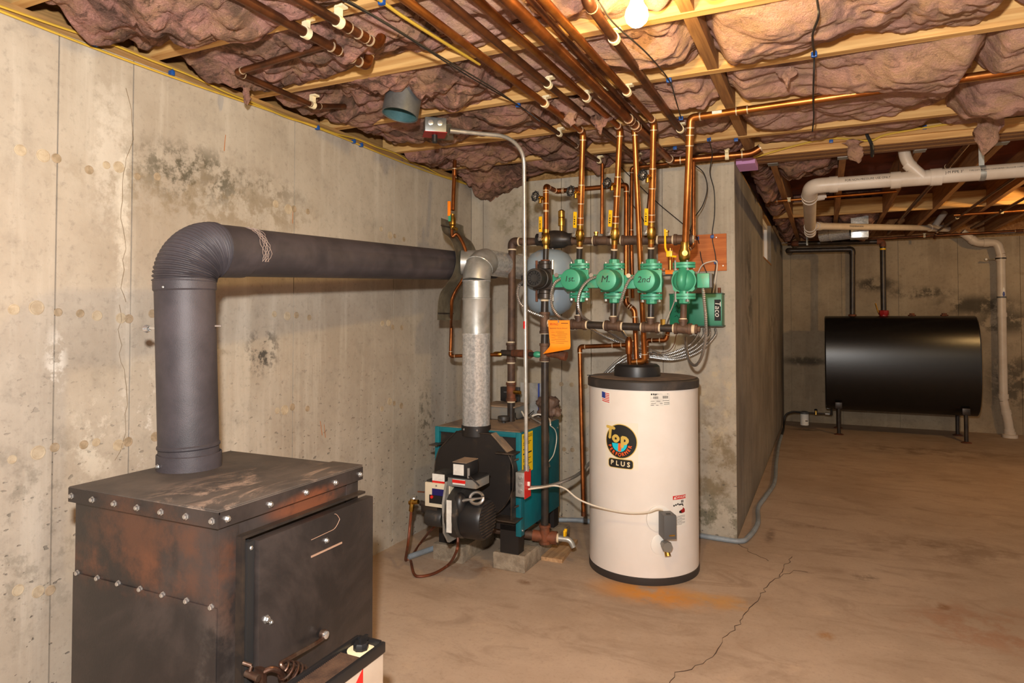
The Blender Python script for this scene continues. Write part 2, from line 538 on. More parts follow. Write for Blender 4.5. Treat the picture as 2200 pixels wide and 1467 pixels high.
def lettering(name, s, size, fn, mat, parent, align='CENTER', sx=1.0):
    """flat print: the letters mapped by fn(u, v) onto a surface"""
    v, f = text_geo(s, size, align)
    mb = MB()
    mb.add([fn(p.x * sx, p.y) for p in v], f)
    return mb.build(name, mat, parent, ang=0)

def planar(o, u, v):
    o, u, v = Vector(o), Vector(u).normalized(), Vector(v).normalized()
    return lambda a, b: o + u * a + v * b

def hex_bolt_mesh():
    mb = MB()
    mb.lathe([(0.0085, 0), (0.0085, 0.002), (0.0062, 0.0022), (0.0062, 0.007), (0.0045, 0.0085)], n=6)
    me = bpy.data.meshes.new('bolt')
    me.from_pydata(mb.v, [], mb.f); me.materials.append(MATS['bolt_steel'])
    return me
BOLT = hex_bolt_mesh()
def bolt(p, axis, parent, s=1.0):
    q = Vector((0, 0, 1)).rotation_difference(Vector(axis))
    o = place('bolt', BOLT, p, parent, rot=q)
    o.scale = (s, s, s)
    return o

def ring(mb, p, d, r, w=0.006):
    d = Vector(d).normalized(); p = Vector(p)
    mb.cyl(p - d * w / 2, p + d * w / 2, r, n=14)

def pipe_run(root, pts, r, mat='copper', elbow_mat=None, rings='solder', caps=False, n=12, el=2.0):
    """straight pipes, elbows and solder or sealant rings, each a part of root"""
    pts = [Vector(p) for p in pts]
    e = r * el
    for i in range(len(pts) - 1):
        a, b = pts[i], pts[i + 1]
        d = (b - a).normalized()
        s = a + d * (e if i > 0 else 0); t = b - d * (e if i < len(pts) - 2 else 0)
        if (t - s).dot(d) > 0.004:
            MB().cyl(s, t, r, n=n).build('pipe', mat, root)
    for i in range(1, len(pts) - 1):
        a, p, b = pts[i - 1], pts[i], pts[i + 1]
        da, db = (a - p).normalized(), (b - p).normalized()
        path = rounded([p + da * e * 1.35, p, p + db * e * 1.35], e * 1.2, 6)
        el_o = MB().tube(path, r * 1.16, n).build('elbow', elbow_mat or mat, root)
        if rings:
            for dd in (da, db):
                rg = MB(); ring(rg, p + dd * e * 1.35, dd, r * 1.2, r * 0.35); rg.build('joint_ring', rings, el_o)
    return root

def coupling(root, p, d, r, w=0.035, mat='copper', rings='solder'):
    d = Vector(d).normalized(); p = Vector(p)
    c = MB().cyl(p - d * w / 2, p + d * w / 2, r * 1.17, n=12).build('coupling', mat, root)
    for k in (-1, 1):
        rg = MB(); ring(rg, p + d * k * w / 2, d, r * 1.2, 0.005); rg.build('joint_ring', rings, c)

def clip(root, p, d, r, top=2.39):
    """white plastic hanger: a loop round the pipe and a tab up to the joist"""
    d = Vector(d).normalized(); p = Vector(p)
    mb = MB()
    mb.cyl(p - d * 0.011, p + d * 0.011, r + 0.004, n=14)
    side = d.cross(Vector((0, 0, 1))).normalized()
    mb.box((p + Vector((0, 0, (top - p.z) / 2))), (0.02, 0.02, max(top - p.z, 0.02)))
    mb.box(p + side * 0.012 + Vector((0, 0, top - p.z - 0.004)), (0.03, 0.03, 0.008))
    mb.build('clip', 'clip_white', root)

# ================================================================== THE SETTING
WX, DY, HW = 1.8706, 5.327, 2.35
JB = 2.39                                   # underside of the joists
floor = MB().boxmm(-0.3, 8.0, -6.5, DY + 0.2, -0.12, 0.0).build('floor', 'concrete_floor', kind='structure', ang=0)
floor['label'] = 'tan stained concrete floor with a long crack and rust mark'

def crack(name, pts, w, parent, nrm, mat='ink', seed=1, jit=0.012):
    """thin dark crevice: a narrow jagged strip on a surface"""
    rnd = random.Random(seed)
    nrm = Vector(nrm)
    P = []
    for i in range(len(pts) - 1):
        a, b = Vector(pts[i]), Vector(pts[i + 1])
        m = max(2, int((b - a).length / 0.03))
        for k in range(m): P.append(a.lerp(b, k / m))
    P.append(Vector(pts[-1]))
    mb = MB(); vs_, fs_ = [], []
    for i, p in enumerate(P):
        d = (P[min(i + 1, len(P) - 1)] - P[max(i - 1, 0)]).normalized()
        s = d.cross(nrm).normalized()
        c = p + s * rnd.uniform(-jit, jit)
        ww = w * rnd.uniform(0.3, 1.0)
        vs_ += [c + s * ww / 2 + nrm * 0.0015, c - s * ww / 2 + nrm * 0.0015, c + s * ww / 2 - nrm * 0.002, c - s * ww / 2 - nrm * 0.002]
    for i in range(len(P) - 1):
        a, b = i * 4, i * 4 + 4
        fs_ += [(a, a + 1, b + 1, b), (a + 2, b + 2, b + 3, a + 3), (a, b, b + 2, a + 2), (a + 1, a + 3, b + 3, b + 1)]
    mb.add(vs_, fs_)
    return mb.build(name, mat, parent, ang=0)
M('crevice', (74, 54, 40), 0.95)
M('crevice_wall', (132, 116, 94), 0.95)
crack('crack', [(2.185, -0.167, 0.0), (2.143, -0.529, 0.0), (2.095, -0.661, 0.0), (2.076, -0.822, 0.0), (2.039, -1.024, 0.0), (2.015, -1.183, 0.0), (1.973, -1.319, 0.0), (1.968, -1.460, 0.0), (1.933, -1.572, 0.0), (1.899, -1.636, 0.0), (1.843, -1.722, 0.0), (1.825, -1.886, 0.0), (1.828, -2.208, 0.0)], 0.0035, floor, (0, 0, 1), 'crevice', 3)
crack('crack', [(2.143, -0.529, 0.0), (2.206, -0.392, 0.0), (2.276, -0.396, 0.0)], 0.003, floor, (0, 0, 1), 'crevice', 4)
crack('crack', [(1.879, -0.054, 0.0), (1.957, -0.171, 0.0), (2.069, -0.302, 0.0)], 0.003, floor, (0, 0, 1), 'crevice', 5)

def panel(parent, mat, x0, x1, y0, y1, z0, z1):
    return MB().boxmm(x0, x1, y0, y1, z0, z1).build('wall_panel', mat, parent, ang=0)
PT = 0.014; G = 0.0025                      # panel relief and half seam
wall_left = MB().boxmm(-0.25, -PT, -6.5, 0.25, 0, HW).build('wall_left', 'concrete_left', kind='structure', ang=0)
wall_left['label'] = 'long stained concrete foundation wall behind the black flue pipe'
ys = [-6.5, -5.6, -4.99, -4.38, -3.77, -3.26, -2.957, -2.684, -1.830, -0.986, 0.0]
for a, b in zip(ys[:-1], ys[1:]): panel(wall_left, 'concrete_left', -PT, 0.0, a + G, b - G, 0, HW)
wall_back = MB().boxmm(0.0, WX - PT, PT, 0.25, 0, HW).build('wall_back', 'concrete_back', kind='structure', ang=0)
wall_back['label'] = 'concrete wall behind the boiler, pumps and water heater'
xs = [0.0, 0.10, 0.43, 0.715, 0.93, 1.42, WX]
for a, b in zip(xs[:-1], xs[1:]): panel(wall_back, 'concrete_back', a + G, b - (G if b < WX else 0), 0.0, PT, 0, HW)
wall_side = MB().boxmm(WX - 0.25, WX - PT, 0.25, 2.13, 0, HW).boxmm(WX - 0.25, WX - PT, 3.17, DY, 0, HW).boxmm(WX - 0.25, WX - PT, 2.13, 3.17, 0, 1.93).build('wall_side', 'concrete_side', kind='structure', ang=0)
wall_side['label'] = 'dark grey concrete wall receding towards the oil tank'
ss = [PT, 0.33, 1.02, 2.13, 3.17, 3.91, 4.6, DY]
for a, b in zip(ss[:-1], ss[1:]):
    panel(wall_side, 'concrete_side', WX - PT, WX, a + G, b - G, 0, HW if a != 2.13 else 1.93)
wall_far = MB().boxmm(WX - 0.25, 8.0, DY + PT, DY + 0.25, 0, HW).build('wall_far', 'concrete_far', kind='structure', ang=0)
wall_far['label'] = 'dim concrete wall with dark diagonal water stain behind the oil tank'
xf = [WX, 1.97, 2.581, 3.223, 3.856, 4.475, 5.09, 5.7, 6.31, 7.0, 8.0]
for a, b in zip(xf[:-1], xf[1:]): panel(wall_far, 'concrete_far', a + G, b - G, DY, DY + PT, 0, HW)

# basement window high in the side wall
win = place('window_1', None, (WX - 0.10, 2.65, 1.93), kind='structure')
win['label'] = 'small white basement window high in the side wall'
wf = MB()
wf.boxmm(WX - 0.10, WX - 0.035, 2.13, 2.19, 1.93, HW).boxmm(WX - 0.10, WX - 0.035, 3.11, 3.17, 1.93, HW)
wf.boxmm(WX - 0.10, WX - 0.035, 2.19, 3.11, 1.93, 1.98).boxmm(WX - 0.10, WX - 0.035, 2.19, 3.11, HW - 0.05, HW)
wf.build('window_frame', 'white', win, ang=0)
MB().boxmm(WX - 0.075, WX - 0.065, 2.19, 3.11, 1.98, HW - 0.05).build('pane', 'window_glass', win, ang=0)
MB().boxmm(WX - 0.034, WX + 0.004, 2.15, 3.15, 1.925, 1.94).build('window_sill', 'wood_blocking', win, ang=0)

# marks where the form ties were broken off
M('tie_patch', (172, 154, 128), 0.95, 0, (190, 174, 148), 30)
M('tie_hole', (146, 128, 102), 0.95, 0, (172, 152, 126), 40)
def tie_mark(parent, c, ax, r, mat='tie_patch'):
    mb = MB()
    prof = [(r, -0.006), (r, 0.0012), (r * 0.84, 0.0020), (r * 0.78, 0.0008), (0.001, 0.0006)]
    mb.lathe(prof, c, ax, 14)
    mb.build('tie_mark', mat, parent)
rt = random.Random(11)
for (yj, zs_) in ((-2.957, (1.915, 1.385, 0.925, 0.47)), (-2.684, (1.915, 1.385, 0.915)), (-1.83, (1.92, 1.386, 0.916)), (-0.986, (1.88, 1.325, 0.85)), (-3.26, (1.385, 0.925, 0.47))):
    for z in zs_:
        for dy, rr, mm in ((-0.115, 0.017, 'tie_patch'), (-0.045, 0.022, 'tie_patch'), (0.006, 0.016, 'tie_hole'), (0.10, 0.017, 'tie_hole')):
            tie_mark(wall_left, (0.0, yj + dy + rt.uniform(-0.015, 0.015), z + rt.uniform(-0.02, 0.02)), (1, 0, 0), rr * rt.uniform(0.85, 1.15), mm)
for p in ((0.712, 0.0, 0.913), (0.788, 0.0, 0.913), (0.732, 0.0, 0.465), (0.793, 0.0, 0.466), (0.889, 0.0, 0.905), (0.894, 0.0, 0.478), (1.782, 0.0, 1.474)):
    tie_mark(wall_back, p, (0, -1, 0), 0.016, 'tie_hole')
for x in (1.97, 2.581, 3.223, 3.856, 4.475):
    for z in (1.9, 1.36, 0.9):
        tie_mark(wall_far, (x + 0.02, DY, z), (0, -1, 0), 0.018, 'tie_hole')
crack('crack', [(0.0, -2.718, 2.234), (0.0, -2.685, 2.119), (0.0, -2.682, 2.049), (0.0, -2.715, 1.971), (0.0, -2.724, 1.881), (0.0, -2.730, 1.741), (0.0, -2.707, 1.674), (0.0, -2.713, 1.586), (0.0, -2.719, 1.481), (0.0, -2.707, 1.429)], 0.002, wall_left, (1, 0, 0), 'crevice_wall', 8, 0.006)
crack('crack', [(0.0, -2.729, 1.420), (0.0, -2.723, 1.238), (0.0, -2.695, 1.115), (0.0, -2.700, 0.942), (0.0, -2.732, 0.844)], 0.002, wall_left, (1, 0, 0), 'crevice_wall', 9, 0.008)
crack('crack', [(0.938, 0.0, 1.636), (0.937, 0.0, 1.318), (0.929, 0.0, 1.001)], 0.003, wall_back, (0, -1, 0), 'crevice_wall', 10, 0.006)
# rusty drips and scratches
M('rust_drip', (176, 112, 62), 0.9)
for a, b, w in (((0.0, -2.253, 2.174), (0.0, -2.260, 2.101), 0.006), ((0.0, -1.840, 1.896), (0.0, -1.842, 1.838), 0.005), ((0.0, -1.632, 0.837), (0.0, -1.617, 0.762), 0.006), ((0.0, -1.603, 0.816), (0.0, -1.592, 0.746), 0.005)):
    crack('rust_streak', [a, b], w, wall_left, (1, 0, 0), 'rust_drip', 4, 0.001)

# ---- sill plates on the walls
trim = trim_left = MB().boxmm(-0.16, -0.005, -6.5, 0.1, HW, JB).build('trim_1', 'wood_sill', kind='structure', ang=0)
trim['label'] = 'wooden sill plate on top of the left concrete wall'
trim = MB().boxmm(0.0, WX, 0.012, 0.16, HW, JB).build('trim_2', 'wood_sill', kind='structure', ang=0)
trim['label'] = 'wooden sill plate on top of the concrete wall behind the pumps'
trim = trim_side = MB().boxmm(WX - 0.16, WX - 0.012, 0.16, DY, HW, JB).build('trim_3', 'wood_sill', kind='structure', ang=0)
trim['label'] = 'wooden sill plate on top of the receding grey wall'
trim = MB().boxmm(WX - 0.16, 8.0, DY + 0.012, DY + 0.16, HW, JB).build('trim_4', 'wood_sill', kind='structure', ang=0)
trim['label'] = 'wooden sill plate on top of the dim wall behind the oil tank'

MB().boxmm(-0.16, -0.12, -6.5, 0.1, JB, 2.629).build('rim_board', 'wood_sill', trim_left, ang=0)
MB().boxmm(WX - 0.16, WX - 0.12, 0.16, DY + 0.1, JB, 2.629).build('rim_board', 'wood_sill', trim_side, ang=0)
# ---- ceiling: subfloor with joists, blocking and a laminated beam
SF = 2.63
ceiling = MB().boxmm(-0.25, 8.0, -6.5, DY + 0.25, SF, SF + 0.03).build('ceiling', 'subfloor', kind='structure', ang=0)
ceiling['label'] = 'underside of the house floor with wooden joists'
JY = [-4.66, -4.12, -3.60, -3.065, -2.575, -2.065, -1.495, -0.925, -0.392]     # far lower edge of each joist
for y in JY:
    MB().boxmm(-0.1, 8.0, y - 0.04, y, JB, SF - 0.001).build('joist', 'wood_joist', ceiling, ang=0)
MB().boxmm(-0.1, WX, 0.05, 0.09, JB, SF - 0.001).build('rim_board', 'wood_joist', ceiling, ang=0)
for a, b in zip(JY[3:], JY[4:] + [0.06]):
    MB().boxmm(1.945, 1.99, a + 0.001, b - 0.041, JB + 0.004, SF - 0.002).build('blocking', 'wood_blocking', ceiling, ang=0)
beam = place('beam', None, (4.9, 0.2, JB), ceiling)
for k in range(5):
    y = 0.085 + k * 0.0465
    MB().boxmm(1.90, 8.0, y, y + 0.044, JB - 0.002 * (k % 2), SF - 0.001).build('ply', 'wood_lvl', beam, ang=0)
M('wood_glue', (96, 60, 28), 0.8)
for k in range(1, 12):
    y = 0.085 + k * 0.0195
    MB().boxmm(1.90, 8.0, y, y + 0.003, JB - 0.0035, JB).build('glue_line', 'wood_glue', beam, ang=0)
MB().boxmm(1.93, 8.0, 0.062, 0.0845, JB + 0.035, JB + 0.07).build('ledger_strip', 'wood_joist', beam, ang=0)
XJ = [2.055, 2.47, 2.89, 3.30, 3.715, 4.13, 4.54, 4.95, 5.36, 5.77]
for x in XJ:
    MB().boxmm(x, x + 0.04, 0.322, DY + 0.1, JB, SF - 0.001).build('joist', 'wood_joist_far', ceiling, ang=0)
    MB().boxmm(x - 0.012, x + 0.052, 0.320, 0.40, JB - 0.003, JB + 0.17).build('joist_hanger', 'galvanized_dull', ceiling, ang=0)
xe = [WX] + XJ
for a, b in zip(xe[:-1], xe[1:]):
    MB().boxmm(a + 0.041, b - 0.001, 2.93, 2.97, JB + 0.002, JB + 0.15).build('blocking', 'wood_joist', ceiling, ang=0)
    MB().boxmm((a + 0.041) if a > WX else WX - 0.16, b - 0.001, DY - 0.02, DY + 0.02, JB + 0.002, SF - 0.002).build('rim_board', 'wood_joist_far', ceiling, ang=0)

# ================================================================== INSULATION
def nz(x, y, z, s): return noise.noise(Vector((x * s, y * s, z * s)))
def batt(x0, x1, y0, y1, seed, sag, rough, mat, label, edge=0.0, res=0.0115, zc=JB):
    """one fibreglass batt: a thick sheet whose underside sags in folds"""
    so = seed * 7.31
    nx = max(8, int((x1 - x0) / res)); ny = max(8, int((y1 - y0 + 0.06) / res))
    vs_, fs_ = [], []
    ya, yb = y0 - 0.014, y1 + 0.014
    for j in range(ny + 1):
        t = j / ny
        for i in range(nx + 1):
            s = i / nx
            x = x0 + (x1 - x0) * s; y = ya + (yb - ya) * t
            wx = noise.noise(Vector((x * 2.2, y * 2.2, so))) ; wy = noise.noise(Vector((x * 2.2 + 9, y * 2.2, so + 5)))
            px, py = x + wx * 0.16, y + wy * 0.16
            low = noise.noise(Vector((px * 1.5, py * 1.7, so + 2)))
            lowe = noise.noise(Vector((x * 2.6, t * 1.3, so + 31)))
            prof = max(0.0, math.sin(math.pi * min(max(t, 0), 1))) ** 0.55
            pe = min(1.0, min(s, 1 - s) * (x1 - x0) / 0.07); pe = pe * pe * (3 - 2 * pe)
            n1 = abs(noise.noise(Vector((px * 4.0, py * 5.2, so + 11)))) ** 0.7
            n2 = abs(noise.noise(Vector((px * 9.5 + wy * 1.5, py * 11.5 + wx, so + 17)))) ** 0.7
            n3 = abs(noise.noise(Vector((px * 21 + wy * 3, py * 25 + wx * 2, so + 19)))) ** 0.8
            fi = noise.fractal(Vector((px * 34, py * 40, so + 23)), 0.8, 2.1, 2)
            rid2 = 1 - 2 * n2
            z = zc + 0.072 - prof * (sag * (0.75 + 1.1 * low) + 0.022) * (0.35 + 0.65 * pe) - edge * (0.3 + 2.1 * lowe)
            z -= rough * (0.072 * n1 * (0.35 + 0.65 * prof) + 0.040 * n2 * (0.5 + 0.5 * prof) + 0.014 * n3 - 0.005 * fi) - 0.02
            z += (1 - pe) * 0.03
            if z > SF - 0.06: z = SF - 0.06
            oy = wy * 0.035 * rough + 0.02 * rid2 * rough * (1 if t > 0.5 else -1) * 0.5
            ox = wx * 0.02 * rough
            if i in (0, nx): ox = 0.012 * wx
            if j in (0, ny): oy = 0.028 * lowe
            vs_.append((x + ox, y + oy, z))
    w = nx + 1
    for j in range(ny):
        for i in range(nx):
            fs_.append((j * w + i, (j + 1) * w + i, (j + 1) * w + i + 1, j * w + i + 1))
    loop = [i for i in range(w)] + [j * w + nx for j in range(1, ny + 1)] + [ny * w + i for i in range(nx - 1, -1, -1)] + [j * w for j in range(ny - 1, 0, -1)]
    o = len(vs_)
    cx, cy = (x0 + x1) / 2, (y0 + y1) / 2
    for k in loop:
        p = vs_[k]
        qx = min(max(p[0], x0 + 0.004), x1 - 0.004); qy = min(max(p[1], y0 + 0.004), y1 - 0.004)
        vs_.append((qx, qy, SF - 0.012))
    n = len(loop)
    fs_ += [(loop[k], loop[(k + 1) % n], o + (k + 1) % n, o + k) for k in range(n)]
    fs_.append(tuple(o + k for k in range(n)))
    ob = MB().add(vs_, fs_).build('insulation_batt', mat, ang=80)
    return tag(ob, label, 'insulation', 'pink insulation batts between the joists')

bays = []
lim = JY[2:] + [0.09]
for k in range(len(lim) - 1): bays.append((lim[k], lim[k + 1] - 0.04))
bays.reverse()                              # first bay lies along the back wall
ordn = ['along the back wall', 'second from the back wall', 'third from the back wall', 'fourth from the back wall', 'fifth from the back wall', 'sixth from the back wall', 'seventh from the back wall']
for k, (a, b) in enumerate(bays):
    sagl = (0.040, 0.030, 0.040, 0.040, 0.045, 0.060, 0.05)[k]
    edl = (0.060, 0.045, 0.035, 0.028, 0.030, 0.035, 0.02)[k]
    batt(0.01, 1.10, a, b, k * 3 + 1, sagl + (0.03, 0.02, -0.012, 0, 0, 0, 0)[k], 1.3 if k != 2 else 1.0, 'insulation_dirty', 'dusty brownish pink insulation batt near the left wall, joist bay ' + ordn[k], (0.085, 0.08, 0.022, 0.045, 0.04, 0.035, 0.02)[k])
    if k < 6:
        batt(1.10, 1.942, a, b, k * 3 + 2, sagl * 0.5, 1.0, 'insulation_dirty' if k < 1 else 'insulation_pink', 'lumpy pink insulation batt above the copper pipes, joist bay ' + ordn[k], edl * 0.35)
        batt(1.993, 2.93, a, b, k * 3 + 40, (0.012, 0.05, 0.075, 0.075, 0.075, 0.075)[k], 0.75 if k else 0.5, 'insulation_pink', 'smooth pink insulation batt right of the wooden blocking, joist bay ' + ordn[k], (0.0, 0.05, 0.03, 0.02, 0.01, 0.01)[k])
        batt(2.93, 4.10, a, b, k * 3 + 70, 0.085 if k else 0.02, 0.75 if k else 0.5, 'insulation_pink', 'pink insulation batt near the right picture edge, joist bay ' + ordn[k], 0.035 if k else 0.0)
for (x0, x1, y0, y1, sd, lb) in ((1.885, 2.052, 0.40, 2.9, 91, 'narrow dusty insulation batt above the receding grey wall top'),
                                (2.097, 2.468, 0.35, 1.05, 92, 'dusty insulation batt behind the laminated beam beside grey wall'),
                                (1.885, 2.052, 3.0, 5.2, 93, 'dusty insulation batt in the far corner above the vent pipe'),
                                (2.097, 2.468, 3.0, 5.2, 94, 'dark insulation batt above the far ductwork, left end'),
                                (2.512, 2.888, 3.0, 5.2, 95, 'dark insulation batt above the far ductwork, right end')):
    batt(x0, x1, y0, y1, sd, 0.07, 1.2, 'insulation_dirty', lb, 0.03, 0.016)

def tuft(p, ln, r, seed, mat, label, lean=(0, 0)):
    """a torn hank of fibreglass hanging down"""
    p = Vector(p)
    vs_, fs_ = [], []
    nr, nk = 16, 16
    for i in range(nr + 1):
        t = i / nr
        rad = r * (math.sin(math.pi * min(1, t * 0.5 + 0.5)) ** 0.8) * (1 - 0.35 * t) * (1.0 if i < nr else 0.05)
        rad = r * ((1 - t) ** 0.75) * (0.75 + 0.3 * math.sin(t * 5 + seed))+0.002
        c = p + Vector((lean[0] * t, lean[1] * t, -ln * t))
        for k in range(nk):
            a = 2 * math.pi * k / nk
            d = 0.7 + 0.8 * noise.noise(Vector((math.cos(a) * 1.4 + seed * 3, math.sin(a) * 1.4, t * 3.5)))
            vs_.append(c + Vector((math.cos(a) * rad * d * 1.3, math.sin(a) * rad * d, 0.012 * noise.noise(Vector((a, t * 6, seed))))))
    for i in range(nr):
        for k in range(nk):
            k2 = (k + 1) % nk
            fs_.append((i * nk + k, i * nk + k2, (i + 1) * nk + k2, (i + 1) * nk + k))
    fs_.append(tuple(range(nk))); fs_.append(tuple(range(nr * nk, (nr + 1) * nk)))
    ob = MB().add(vs_, fs_).build('insulation_tuft', mat, ang=80)
    return tag(ob, label, 'insulation', 'hanging tufts of insulation')
tuft((1.28, -1.36, 2.40), 0.11, 0.10, 2, 'insulation_pink', 'fluffy pink insulation tuft bulging beside the copper pipes')
tuft((0.173, -2.298, 2.360), 0.09, 0.045, 3, 'insulation_dirty', 'stringy dusty tuft hanging over the left wall near its top')
tuft((2.53, -0.02, 2.40), 0.13, 0.10, 4, 'insulation_pink', 'pink torn tuft hanging in front of the laminated beam', (0.03, 0.0))
tuft((3.153, -0.220, 2.420), 0.20, 0.10, 5, 'insulation_pink', 'long pointed pink tuft hanging above the white drain pipe', (-0.02, 0.05))
tuft((1.389, -1.230, 2.370), 0.10, 0.05, 6, 'insulation_dirty', 'ragged dark tuft hanging between conduit and copper risers')
tuft((-0.054, -0.892, 2.360), 0.06, 0.06, 7, 'insulation_dirty', 'small dusty tuft spilling over the left wall top')
tuft((2.241, -1.383, 2.400), 0.07, 0.04, 8, 'insulation_pink', 'little pink wisp hanging below a joist right of the bulb')

# ================================================================== WOOD FURNACE
SX0, SX1, SY0, SY1, SZ = 0.457, 1.037, -3.182, -2.622, 0.90
fur = thing('wood_furnace', 'black and rust coloured steel wood furnace with bolted top', 'furnace', (0.76, -2.92, 0))
MB().boxmm(SX0 + 0.012, SX1 - 0.012, SY0 + 0.012, SY1 - 0.012, 0.0, SZ - 0.012, 0.004).build('body', 'stove_steel', fur)
MB().boxmm(SX0, SX1, SY0, SY1, SZ - 0.012, SZ, 0.003).build('top_plate', 'stove_top', fur)
MB().boxmm(SX0, SX1, SY0 - 0.0006, SY0 + 0.006, SZ - 0.042, SZ - 0.003).boxmm(SX1 - 0.006, SX1 + 0.0006, SY0 + 0.0062, SY1, SZ - 0.042, SZ - 0.003).boxmm(SX0 - 0.0006, SX0 + 0.006, SY0 + 0.0065, SY1 - 0.0065, SZ - 0.042, SZ - 0.012).boxmm(SX0, SX1, SY1 - 0.006, SY1, SZ - 0.042, SZ - 0.012).build('top_lip', 'stove_steel', fur)
MB().boxmm(0.915, SX1, SY0, SY1, SZ, SZ + 0.004, 0.0015).build('top_seam', 'stove_top', fur)
for k in range(7):
    t = k / 6
    bolt((SX0 + 0.017 + 0.546 * t, SY0 - 0.0005, SZ - 0.024), (0, -1, 0), fur, 1.05)
    bolt((SX0 + 0.030 + 0.520 * t, SY0 + 0.0115, 0.662), (0, -1, 0), fur, 1.05)
for y in (-3.155, -3.015, -2.88, -2.755, -2.638): bolt((SX1 + 0.0005, y, SZ - 0.024), (1, 0, 0), fur, 1.05)
# corner post overlaps and the panel above the door
MB().boxmm(SX1 - 0.014, SX1 - 0.009, SY0 + 0.012, -3.108, 0.0, SZ - 0.044, 0.001).build('corner_strip', 'stove_steel', fur)
MB().boxmm(SX1 - 0.014, SX1 - 0.009, -2.690, SY1 - 0.012, 0.0, SZ - 0.044, 0.001).build('corner_strip', 'stove_steel', fur)
MB().boxmm(SX0 + 0.012, SX1 - 0.012, SY0 + 0.008, SY0 + 0.0125, 0.0, 0.662, 0.001).build('lower_panel', 'stove_steel', fur)
dr = MB()
dr.boxmm(SX1 - 0.012, SX1 + 0.012, -3.118, -2.624, 0.815, 0.822).boxmm(SX1 - 0.012, SX1 + 0.0125, -3.118, -3.108, 0.30, 0.8148)
dr.build('door_frame', 'iron_black', fur)
door = MB().boxmm(SX1 + 0.004, SX1 + 0.034, -3.083, -2.612, 0.33, 0.806, 0.003).build('door', 'stove_steel', fur)
MB().boxmm(SX1 - 0.012, SX1 + 0.020, -3.107, -3.086, 0.32, 0.806).build('door_gasket', 'rubber', fur)
M('bare_metal', (206, 172, 150), 0.4, 0.5)
MB().boxmm(SX1 + 0.033, SX1 + 0.0365, -2.895, -2.765, 0.703, 0.708).build('draft_slot', 'bare_metal', door)
arc = [(SX1 + 0.035, -2.895 + 0.12 * t, 0.752 + 0.003 * t + (0.022 * max(0, (t - 0.75) / 0.25) ** 2 if t > 0.75 else 0)) for t in [i / 16 for i in range(17)]]
arc += [(SX1 + 0.035, -2.775 - 0.022 * t, 0.778 + 0.020 * math.sin(t * 1.5)) for t in [i / 6 for i in range(1, 7)]]
MB().tube(arc, 0.0009, 5).build('draft_outline', 'bare_metal', door)
bolt((SX1 + 0.034, -2.833, 0.732), (1, 0, 0), door, 1.0)
bolt((1.071, -3.059, 0.600), (1, 0, 0), door, 1.3)
bolt((1.071, -3.043, 0.586), (1, 0, 0), door, 0.8)
bolt((SX1 + 0.016, -3.097, 0.79), (1, 0, 0), fur, 0.9)
# latch rod with coiled spring handle
lt = MB()
pv = Vector((1.076, -2.854, 0.477))
lt.tube(rounded([pv + Vector((0.012, -0.004, -0.006)), Vector((1.091, -2.901, 0.472)), Vector((1.111, -3.052, 0.493)), Vector((1.121, -3.044, 0.479)), Vector((1.141, -3.002, 0.432))], 0.012), 0.0058, 10)
lt.lathe([(0.013, -0.006), (0.014, 0.0), (0.013, 0.006)], pv + Vector((0.006, 0, 0)), (1, 0, 0), 16)
latch = lt.build('latch_handle', 'latch_steel', fur)
MB().lathe([(0.0105, 0.0), (0.0105, 0.006), (0.006, 0.008)], pv + Vector((0.012, 0, 0)), (1, 0, 0), 16).build('pivot_bolt', 'chrome', latch)
ca, cb = Vector((1.121, -3.052, 0.483)), Vector((1.151, -2.982, 0.416))
ax = (cb - ca); u_, v_, w_ = frame(ax)
coil = []
for i in range(8 * 18):
    t = i / (8 * 18 - 1); a = 2 * math.pi * 8 * t
    R = 0.016 + 0.014 * math.sin(math.pi * t) ** 0.7
    coil.append(ca + ax * t + (u_ * math.cos(a) + v_ * math.sin(a)) * R)
MB().tube(coil, 0.0030, 6).build('coil_grip', 'latch_steel', latch)
lb = MB()
lb.tube(rounded([Vector((1.091, -3.086, 0.484)), Vector((1.101, -3.072, 0.488)), Vector((1.111, -3.053, 0.477)), Vector((1.111, -3.034, 0.444))], 0.02), 0.0075, 10)
lb.cyl((1.061, -3.112, 0.487), (1.101, -3.111, 0.482), 0.009).cyl((1.051, -3.114, 0.511), (1.071, -3.105, 0.504), 0.005).cyl((1.071, -3.105, 0.504), (1.071, -3.112, 0.489), 0.005)
lb.box((1.081, -3.086, 0.467), (0.03, 0.012, 0.05))
lb.build('latch_bracket', 'latch_steel', fur)
# flue collar
FX, FY = 0.552, -2.868
MB().lathe([(0.095, 0), (0.095, 0.045), (0.0915, 0.047), (0.0915, 0.0)], (FX, FY, SZ), n=40, close=True).build('flue_collar', 'flue_black', fur)
bolt((FX - 0.02, FY - 0.094, SZ + 0.018), (-0.2, -1, 0), fur, 0.9)

# ---- white case with mesh top in front of the furnace door
cs = thing('metal_case', 'white metal case with black mesh top before the furnace door', 'case', (1.25, -3.02, 0))
cx0, cx1, cy0, cy1, ct = 1.205, 1.30, -3.26, -2.865, 0.5
MB().boxmm(cx0 + 0.004, cx1 - 0.004, cy0, cy1, 0.0, ct - 0.02, 0.004).build('body', 'case_paint', cs)
rm = MB()
rm.boxmm(cx1 - 0.012, cx1, cy0, cy1 + 0.004, ct - 0.024, ct + 0.004, 0.003).boxmm(cx0, cx0 + 0.010, cy0, cy1 + 0.004, ct - 0.024, ct + 0.004, 0.003)
rm.boxmm(cx0 + 0.0102, cx1 - 0.0122, cy1 - 0.008, cy1 + 0.0035, ct - 0.0235, ct + 0.006, 0.002)
rm.build('rim', 'plastic_black', cs)
MB().boxmm(cx0 + 0.008, cx1 - 0.010, cy0, cy1 - 0.006, ct - 0.022, ct - 0.012).build('tray', 'plastic_black', cs)
gm = MB()
